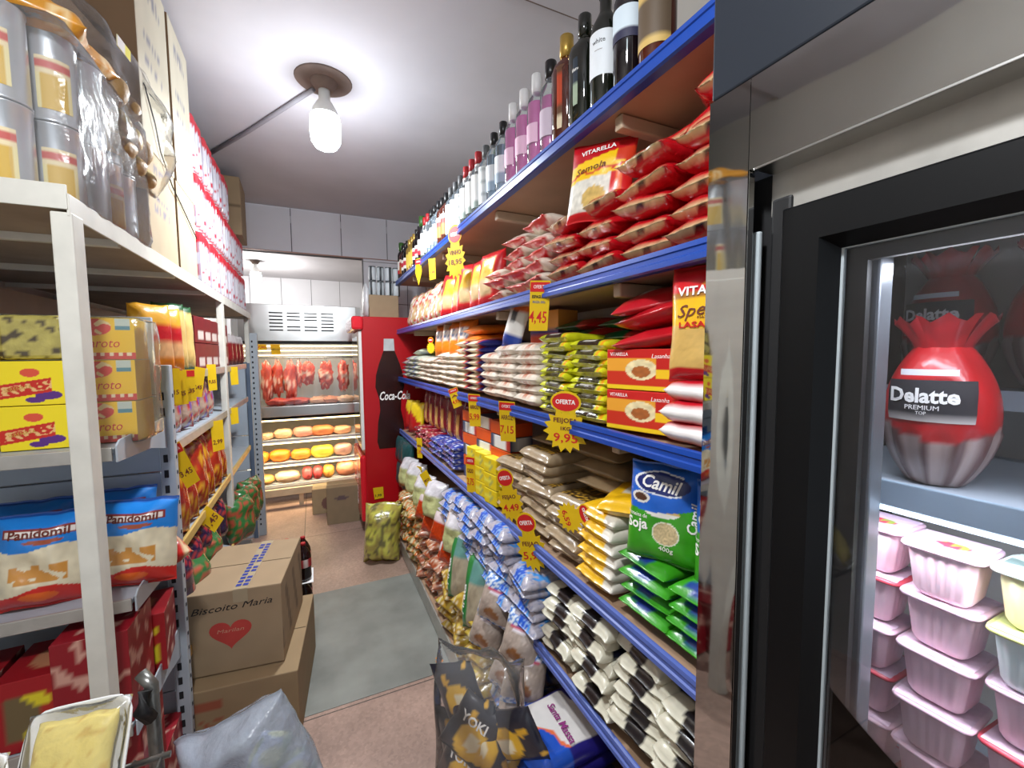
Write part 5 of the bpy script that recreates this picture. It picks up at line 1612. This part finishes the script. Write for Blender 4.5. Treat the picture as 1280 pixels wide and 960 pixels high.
for i in range(5):
    for k in range(2):
        drb.put((-.52, 2.4 + i * .15, 1.437 + k * .123), (0, 0, FL - .1), 'dark red box on the top aisle shelf, %s tier, %s from the green bags' % (('lower', 'upper')[k], NTH[i]), 'dark red boxes')
trn = pk('sweets_bag', .14, .2, .08, lambda u, v, s: lin('b02c30') if noise.noise(Vector((u * 4, v * 4, 4))) > .12 else lin('6a54a0') if noise.noise(Vector((u * 3, v * 3, 9))) > .3 else noisecol(lin('a89080'), u, v, .4, 6), 'bag', upright=True, seed=103, mat='shiny', lumpy=.4)
for i in range(6):
    trn.put((-.52, 1.88 + i * .15, 1.195), (-.1, 0, FL - .6 + .2 * (i % 2)), 'clear bag of red sweets on the second aisle shelf, %s from the slotted upright' % NTH[i], 'clear sweet bags')
chp = pk('crisp_bag', .17, .3, .09, lambda u, v, s: lin('c89020') if noise.noise(Vector((u * 5, v * 5, 14))) > .15 else noisecol(lin('a02c18'), u, v, .6, 9), 'bag', upright=True, seed=104, mat='shiny', lumpy=.5, wr=.1)
for i in range(6):
    chp.put((-.50, 1.9 + i * .16, .83), (-.12, .06 * (-1) ** i, FL - .55), 'shiny red and gold crisp bag, %s from the slotted upright' % NTH[i], 'red and gold crisp bags')
dk = pk('candy_bag', .16, .2, .09, lambda u, v, s: lin('b03030') if noise.noise(Vector((u * 5, v * 5, 1))) > .2 else noisecol(lin('2c1c3c'), u, v, .5, 6), 'bag', upright=True, seed=105, mat='shiny')
for i in range(5):
    dk.put((-.49, 1.9 + i * .17, .55), (-.1, 0, FL - .5), 'dark purple candy bag under the crisp bags, %s from the slotted upright' % NTH[i], 'dark candy bags')
gb2 = pk('herb_bag', .2, .26, .12, lambda u, v, s: lin('2c6a34') if noise.noise(Vector((u * 5, v * 5, 1))) > -.1 else lin('b04838'), 'bag', upright=True, seed=106, mat='shiny', lumpy=.4)
for i, (y, z) in enumerate([(2.0, .43), (2.25, .43), (2.9, .4), (3.15, .4), (3.35, .4)]):
    gb2.put((-.47 if y < 2.6 else -.42, y, z - .12 * 0), (-.1, 0, FL - .5), 'green and red bag low behind the cartons, %s' % ('by the slotted upright', 'second along', 'third along', 'fourth along', 'last along')[i], 'green bags')
jr = pk('snack_bag', .14, .2, .07, lambda u, v, s: noisecol(lin('7c1c20'), u, v, .5, 5) if v < .4 else lin('a8a0a0'), 'bag', upright=True, seed=107)
for i in range(4):
    jr.put((-.50, 3.15 + i * .15, 1.44), (-.05, 0, FL - .5), 'dark red and grey bag on the far aisle shelf, %s from the second white post' % NTH[i], 'dark red bags')
tl = [('card', 1.80, 1.395, 0, 'curled yellow price card next to the slotted upright, on the top aisle rail'), ('card', 1.885, 1.385, .0, 'second yellow price card on the top aisle rail'), ('card', 2.013, 1.385, 0, 'third yellow price card on the top aisle rail'),
      ('card', 2.152, 1.39, .2, 'fourth yellow price card on the top aisle rail'), ('card', 2.415, 1.397, 0, 'last yellow price card before the second white post, top aisle rail')]
for i, (k, y, z, t_, l) in enumerate(tl):
    price('rect', -.437, y, z, .052 if i < 2 else .046, .125, l, [('9,%d5' % (i + 1), .022, -.02, 'ink_brown', .034)], yaw=-.75, tilt=t_, side=FL, red=(i == 2), group='yellow price cards on the aisle gondola')
price('rect', -.437, 1.85, 1.11, .055, .17, 'long tilted price card on the second aisle rail', [('3,45', .03, -.03, 'ink_brown', .04)], yaw=-.9, tilt=-.35, side=FL)
price('rect', -.437, 2.464, 1.11, .065, .15, 'pale yellow burst-edged price card on the second aisle rail by the white post', [('2,99', .03, -.03, 'ink_brown', .045)], yaw=-.8, side=FL, red=False)
price('rect', -.437, 2.217, .779, .075, .12, 'tilted price card reading 1,45 on the yellowed rail', [('1,45', .05, -.01, 'ink_brown', .06)], yaw=-.7, tilt=-.7, side=FL, red=False)
price('rect', -.437, 3.03, 1.377, .05, .11, 'yellow price card just past the second white post, top aisle rail', None, yaw=-.9, side=FL, red=False)
price('rect', -.437, 2.96, 1.143, .05, .1, 'yellow price card just past the second white post, second aisle rail', None, yaw=-.9, side=FL, red=False)
# ---- end gondola with blue-grey panels and perforated post
eg = thing('end_gondola', None, 'blue-grey panelled gondola with a perforated post by the back room', 'shelving')
g = G()
for k in range(5):
    g.box((-.68, 4.0, .14 + k * .285), (.42, .02, .28), .004)
part('back_panel', g, 'bluegr', eg)
g = G(); g.box((-.478, 3.985, .72), (.03, .03, 1.44), .002); g.box((-.66, 3.985, 1.43), (.36, .03, .035), .002); part('panel_frame', g, plain('dark_blue_enamel', '5a6a80', .5), eg)  # frame enamel is a darker blue than the panels
g = G(); g.box((-.435, 4.03, .84), (.055, .05, 1.68), .004); up_ = part('perforated_post', g, 'grayst', eg)
holes(up_, (-.445, 4.004), .1, 1.62, .042, (.011, .003, .016))
g = G(); g.box((0, 0, .05), (.1, .08, .1), .004, (8, 3, 8), lambda f, u, v: lin('14603c') if v < .45 else lin('c8c0c0') if v < .8 else lin('6a1c24'))
thing('spice_box', g.mesh('spice_box', 'card'), 'green and white box on top of the end gondola panels', 'box', (-.55, 3.95, 1.45))

# ---- cartons in the aisle
cs = .31
g = kraftbox((.335, .44, .32), False, '9c8568', {'-y': lambda u, v: False, '+x': lambda u, v: ((u * 3 + v * .7) % 1) < .3 and .15 < v < .85, '+z': lambda u, v: (.55 < u < .72 and v > .12 and noise.noise(Vector((u * 3, v * 30, 1))) > .0 and False), 'ink': '6a5844'})
ct = thing('cardboard_carton', g.mesh('carton', 'kraft'), 'biscuit carton with a red heart, uppermost of the two on the aisle floor', 'carton', (-.285, 2.075, .292), (0, 0, -.13))
g = G()
for s_ in (-1, 1):
    for q in range(14):
        if rnd.random() < .85:
            g.box((.028 + s_ * .012, -.19 + q * .028, .3225), (.018, .018, .001), .0003)
tp = ob('packing_tape', G().mesh('x'), ct)
gt = G(); gt.box((.028, 0, .3212), (.05, .44, .0012), .0004); gt.box((.028, -.2208, .295), (.05, .0012, .05), .0004)
tp.data = gt.mesh('tape', plain('clear_tape', 'a8987c', .25, var=.05)); tp['label'] = 'tape with blue and red print'
ob('print_marking', g.mesh('print', 'ink_blue'), tp)
def heart(w, h):
    P = []
    for i in range(40):
        t = 2 * PI * i / 40
        P.append((w * 16 * math.sin(t) ** 3 / 34, h * (13 * math.cos(t) - 5 * math.cos(2 * t) - 2 * math.cos(3 * t) - math.cos(4 * t)) / 30))
    return P[::-1]
g = G(); g.prism([(x - .01, z + .155) for x, z in heart(.15, .115)], .0004, z0=-.2206); hp = ob('heart_print', g.mesh('heart', plain('printed_red', 'b43c34', .8, var=.12)), ct)
ob('lettering', text('Marilan', .02, plain('kraft_tint', 'c08870', .8), .09, shear=.2, at=(-.01, .165), conform=lambda a, b: -.2212), hp)
ob('lettering', text('Biscoito Maria', .036, 'ink_black', .27, shear=.35, at=(.0, .257), rot=.02, conform=lambda a, b: -.2206), ct)
g = kraftbox((.37, .56, .285), False, '967e5e', {'-y': lambda u, v: .05 < u < .32 and .72 < v < .84 or (.3 < v < .62 and .12 < u < .9 and noise.noise(Vector((u * 16, v * 9, 5))) > .2), 'ink': '9a3c28'})
thing('cardboard_carton', g.mesh('carton', 'kraft'), 'large cardboard carton under the heart carton on the aisle floor', 'carton', (-.255, 2.06, .003), (0, 0, -.1))
# cola bottles behind the cartons
pet = [(0, 0), (.028, 0), (.043, .012), (.046, .03), (.044, .1), (.047, .12), (.047, .2), (.044, .225), (.030, .27), (.015, .298), (.0135, .312), (0, .312)]
g = G(); g.lathe(pet, 22)
gl = G(); gl.lathe([(.0475, .125), (.0475, .195)], 22, col=lambda u, z: lin('a81c24') if (u * 4) % 1 > .3 else lin('d8c8c4'))
gc = G(); gc.lathe([(0, .306), (.0155, .306), (.0155, .326), (.014, .328), (0, .328)], 14)
cola = Kind('cola_bottle', g.mesh('cola', plain('cola_in_plastic', '1c0c0e', .08, var=.2)), 'bottle', [('label', gl.mesh('lab', 'card')), ('cap', gc.mesh('cap', 'capred'))])
for k in range(2):
    cola.scale = (.85, .85, .66)
    for i, (x, y) in enumerate([(-.092, 2.62), (-.177, 2.62), (-.095, 2.71), (-.179, 2.71)]):
        cola.put((x, y, .003 + .222 * k), (0, 0, i), 'big cola bottle behind the aisle cartons, %s tier, %s' % (('lower', 'upper')[k], ('at the aisle corner', 'beside the corner one', 'behind the corner one', 'farthest from the aisle')[i]), 'cola bottles behind the cartons')
    if k == 0:
        g = G(); g.box((-.136, 2.665, .2215), (.18, .18, .004), .001); thing('cardboard_pad', g.mesh('pad', 'kraft'), 'cardboard pad between the two tiers of cola bottles', 'pad')
# translucent blue bag on the floor
bb = Pouch('plastic_bag', .34, .32, .22, lambda u, v, s: (1, 1, 1), 'bagclear', upright=True, seed=118, nx=40, ny=40, lumpy=.45, wr=.16, p=3.5)
bbg = thing('plastic_bag', bb.me, 'translucent bluish plastic bag on the floor in front of the cartons', 'bag', (-.165, 1.47, .075), (-.08, -.42, -.25))
for i, (x, y, z) in enumerate([(-.17, 1.47, .25), (-.2, 1.49, .13), (-.10, 1.48, .16)]):
    g = G(); g.box((0, 0, 0), (.10, .04, .11), .012, (8, 4, 8), lambda f, u, v: lin('d8dc90') if ell(u, v, .5, .5, .35, .3) else lin('8ab070') if u > .6 else lin('b8c4dc'))
    thing('snack_packet', g.mesh('packet', 'film'), 'pale green packet inside the bluish bag, %s' % ('uppermost', 'towards the wall', 'towards the aisle')[i], 'packet', (x, y, z), (.1, .5 + .4 * i, .2), 'packets in the bluish bag')

# ---- foam trays on a wire stand by the rack
ws = thing('wire_stand', None, 'dark steel tube stand holding the foam trays', 'stand')
g = G(); g.tube([(-.325, 1.06, 0), (-.325, 1.06, .83), (-.345, 1.075, .85)], .012, 10); part('post', g, 'steelrod', ws)
g = G(); g.tube([(-.60, .95, 0), (-.60, .95, .70)], .012, 10); part('post', g, 'steelrod', ws)
g = G()
g.tube([(-.64, 1.02, .70), (-.29, 1.02, .70)], .006); g.tube([(-.64, .84, .70), (-.29, .84, .70)], .006)
for k in range(8):
    g.tube([(-.62 + k * .045, .83, .70), (-.62 + k * .045, 1.03, .70)], .003, 6)
part('wire_basket', g, 'steelrod', ws)
g = G(); g.tube([(-.325, 1.045, .77), (-.335, 1.03, .80), (-.33, 1.045, .83)], .013, 8); part('clamp', g, 'rubber', ws)
def tray(w, d, h):
    g = G()
    pr = [(.0, .004), (.78, .004), (.9, h * .8), (.97, h), (1.0, h), (1.0, h - .003), (.93, h * .8 - .003), (.82, 0), (0, 0)]
    n = 40
    def P(i, j):
        a = 2 * PI * i / n
        r, z = pr[j]
        x, y = math.cos(a), math.sin(a)
        k = (abs(x) ** 6 + abs(y) ** 6) ** (-1 / 6)
        return (w / 2 * r * k * x, d / 2 * r * k * y, z)
    g.grid(P, n, len(pr) - 1, None, 0, True, wrap=True)
    return g.mesh('foam_tray', plain('white_foam', 'e4e4e2', .45, var=.02))
def a_chs(u, v, s):
    return noisecol(lin('d8c468') if noise.noise(Vector((u * 4, v * 4, 1))) > -.3 else lin('c8a84c'), u, v, .15, 9)
chs = Pouch('cheese', .125, .14, .035, a_chs, 'food', seed=111, lumpy=.3, p=5, nx=22, ny=24)
film = Pouch('film', .16, .17, .044, lambda u, v, s: (1, 1, 1), 'wrap', seed=112, lumpy=.3, p=5)
lab = G(); lab.box((0, 0, 0), (.045, .03, .0008), .0003)
tr = Kind('cheese_tray', tray(.165, .18, .022), 'tray', [('cheese', chs.me, 'yellow cheese'), ('cling_film', film.me), ('weight_label', lab.mesh('lab', plain('paper_label', 'd4d0d4', .6, var=.05)))])
TR = lambda yaw, lean, roll: (Matrix.Rotation(yaw, 3, 'Z') @ Matrix.Rotation(lean, 3, 'X') @ Matrix.Rotation(roll, 3, 'Z')).to_euler()
o = tr.put((-.378, .915, .818), TR(-.38, 1.05, .16), 'foam tray of yellow cheese leaning on the wire stand, the one by the steel post', 'cheese trays')
for c in o.children:
    n = c.name.split('.')[0]
    c.location = {'cheese': (0, 0, .022), 'cling_film': (0, 0, .022), 'weight_label': (-.03, -.055, .042)}[n]
for i, (x, y, z, a, l) in enumerate([(-.522, .885, .795, 1.0, 'foam tray of yellow cheese farther from the steel post on the wire stand')]):
    dup(o, (x, y, z), TR(-.38 + .1 * i, a, .16), l, 'cheese trays')

# ================================================================== light and camera
def area(name, loc, rot, sx, sy, power, col):
    l = bpy.data.lights.new(name, 'AREA')
    l.shape = 'RECTANGLE'
    l.size, l.size_y, l.energy = sx, sy, power
    l.color = col
    o = bpy.data.objects.new(name, l)
    COL.objects.link(o)
    o.location, o.rotation_euler = loc, rot
    return o
def point(name, loc, r, power, col):
    l = bpy.data.lights.new(name, 'POINT')
    l.shadow_soft_size, l.energy, l.color = r, power, col
    o = bpy.data.objects.new(name, l)
    COL.objects.link(o)
    o.location = loc
    return o
def disk(name, loc, r, power, col):
    o = area(name, loc, (0, 0, 0), 2 * r, 2 * r, power, col)
    o.data.shape = 'DISK'
    return o
area('daylight_shopfront', (0, -2.6, 1.45), (PI / 2, 0, PI), 2.0, 2.2, 330, (.95, .97, 1))
disk('bulb_light', (.095, 2.33, 2.485), .07, 24, (.93, .97, 1))
point('bulb_glow', (.095, 2.33, 2.33), .06, 15, (.86, .93, 1))
point('bulb_light_back', (-.62, 6.3, 2.3), .05, 40, (1, .98, .94))
disk('bulb_light_front', (-.2, .2, 2.465), .07, 15, (.95, .97, 1))
point('bulb_glow_front', (-.2, .2, 2.40), .06, 15, (.95, .97, 1))
bulb((-.2, .2, CZ - .02), 1.0, 'white bulb under the ceiling above the shop entrance')
area('case_light_upper', (-.11, MY + .1, 1.6), (.35, 0, 0), .95, .06, 9, (1, .86, .66))
area('case_light_lower', (-.11, MY + .05, .86), (.2, 0, 0), .95, .05, 4, (1, .8, .5))
for i, z in enumerate((.63, .40)):
    area('case_light_shelf', (-.11, MY + .05, z), (.2, 0, 0), .95, .04, 3, (1, .8, .5))
area('fridge_light', (.66, 0, 1.60), (0, .35, 0), .03, .8, 2.4, (.95, .97, 1))
area('fridge_light_lower', (.70, 0, 1.285), (0, .0, 0), .03, .8, 3.0, (.97, .97, 1))
w = bpy.data.worlds.new('world')
S.world = w
w.use_nodes = True
bg = w.node_tree.nodes['Background']
bg.inputs[0].default_value = (.62, .68, .75, 1)
bg.inputs[1].default_value = 1.0

cam = bpy.data.cameras.new('camera')
cam.sensor_width = 36
cam.lens = 531.05 / 1280 * 36
cam.clip_start = .01
co = bpy.data.objects.new('camera', cam)
COL.objects.link(co)
yaw, pit, rol = math.radians(24.99936), math.radians(-4.10899), math.radians(-.42662)
f = Vector((math.sin(yaw) * math.cos(pit), math.cos(yaw) * math.cos(pit), math.sin(pit)))
r = Vector((math.cos(yaw), -math.sin(yaw), 0))
u = r.cross(f)
r2 = r * math.cos(rol) + u * math.sin(rol)
u2 = -r * math.sin(rol) + u * math.cos(rol)
co.matrix_world = Matrix(((r2.x, u2.x, -f.x, 0), (r2.y, u2.y, -f.y, 0), (r2.z, u2.z, -f.z, 1.5), (0, 0, 0, 1)))
S.camera = co
S.view_settings.view_transform = 'Standard'
S.view_settings.look = 'None'
S.view_settings.exposure = 0.45
S.view_settings.gamma = 1
S.view_settings.use_curve_mapping = False
S.cycles.use_denoising = True
S.cycles.max_bounces = 8
S.cycles.transparent_max_bounces = 24
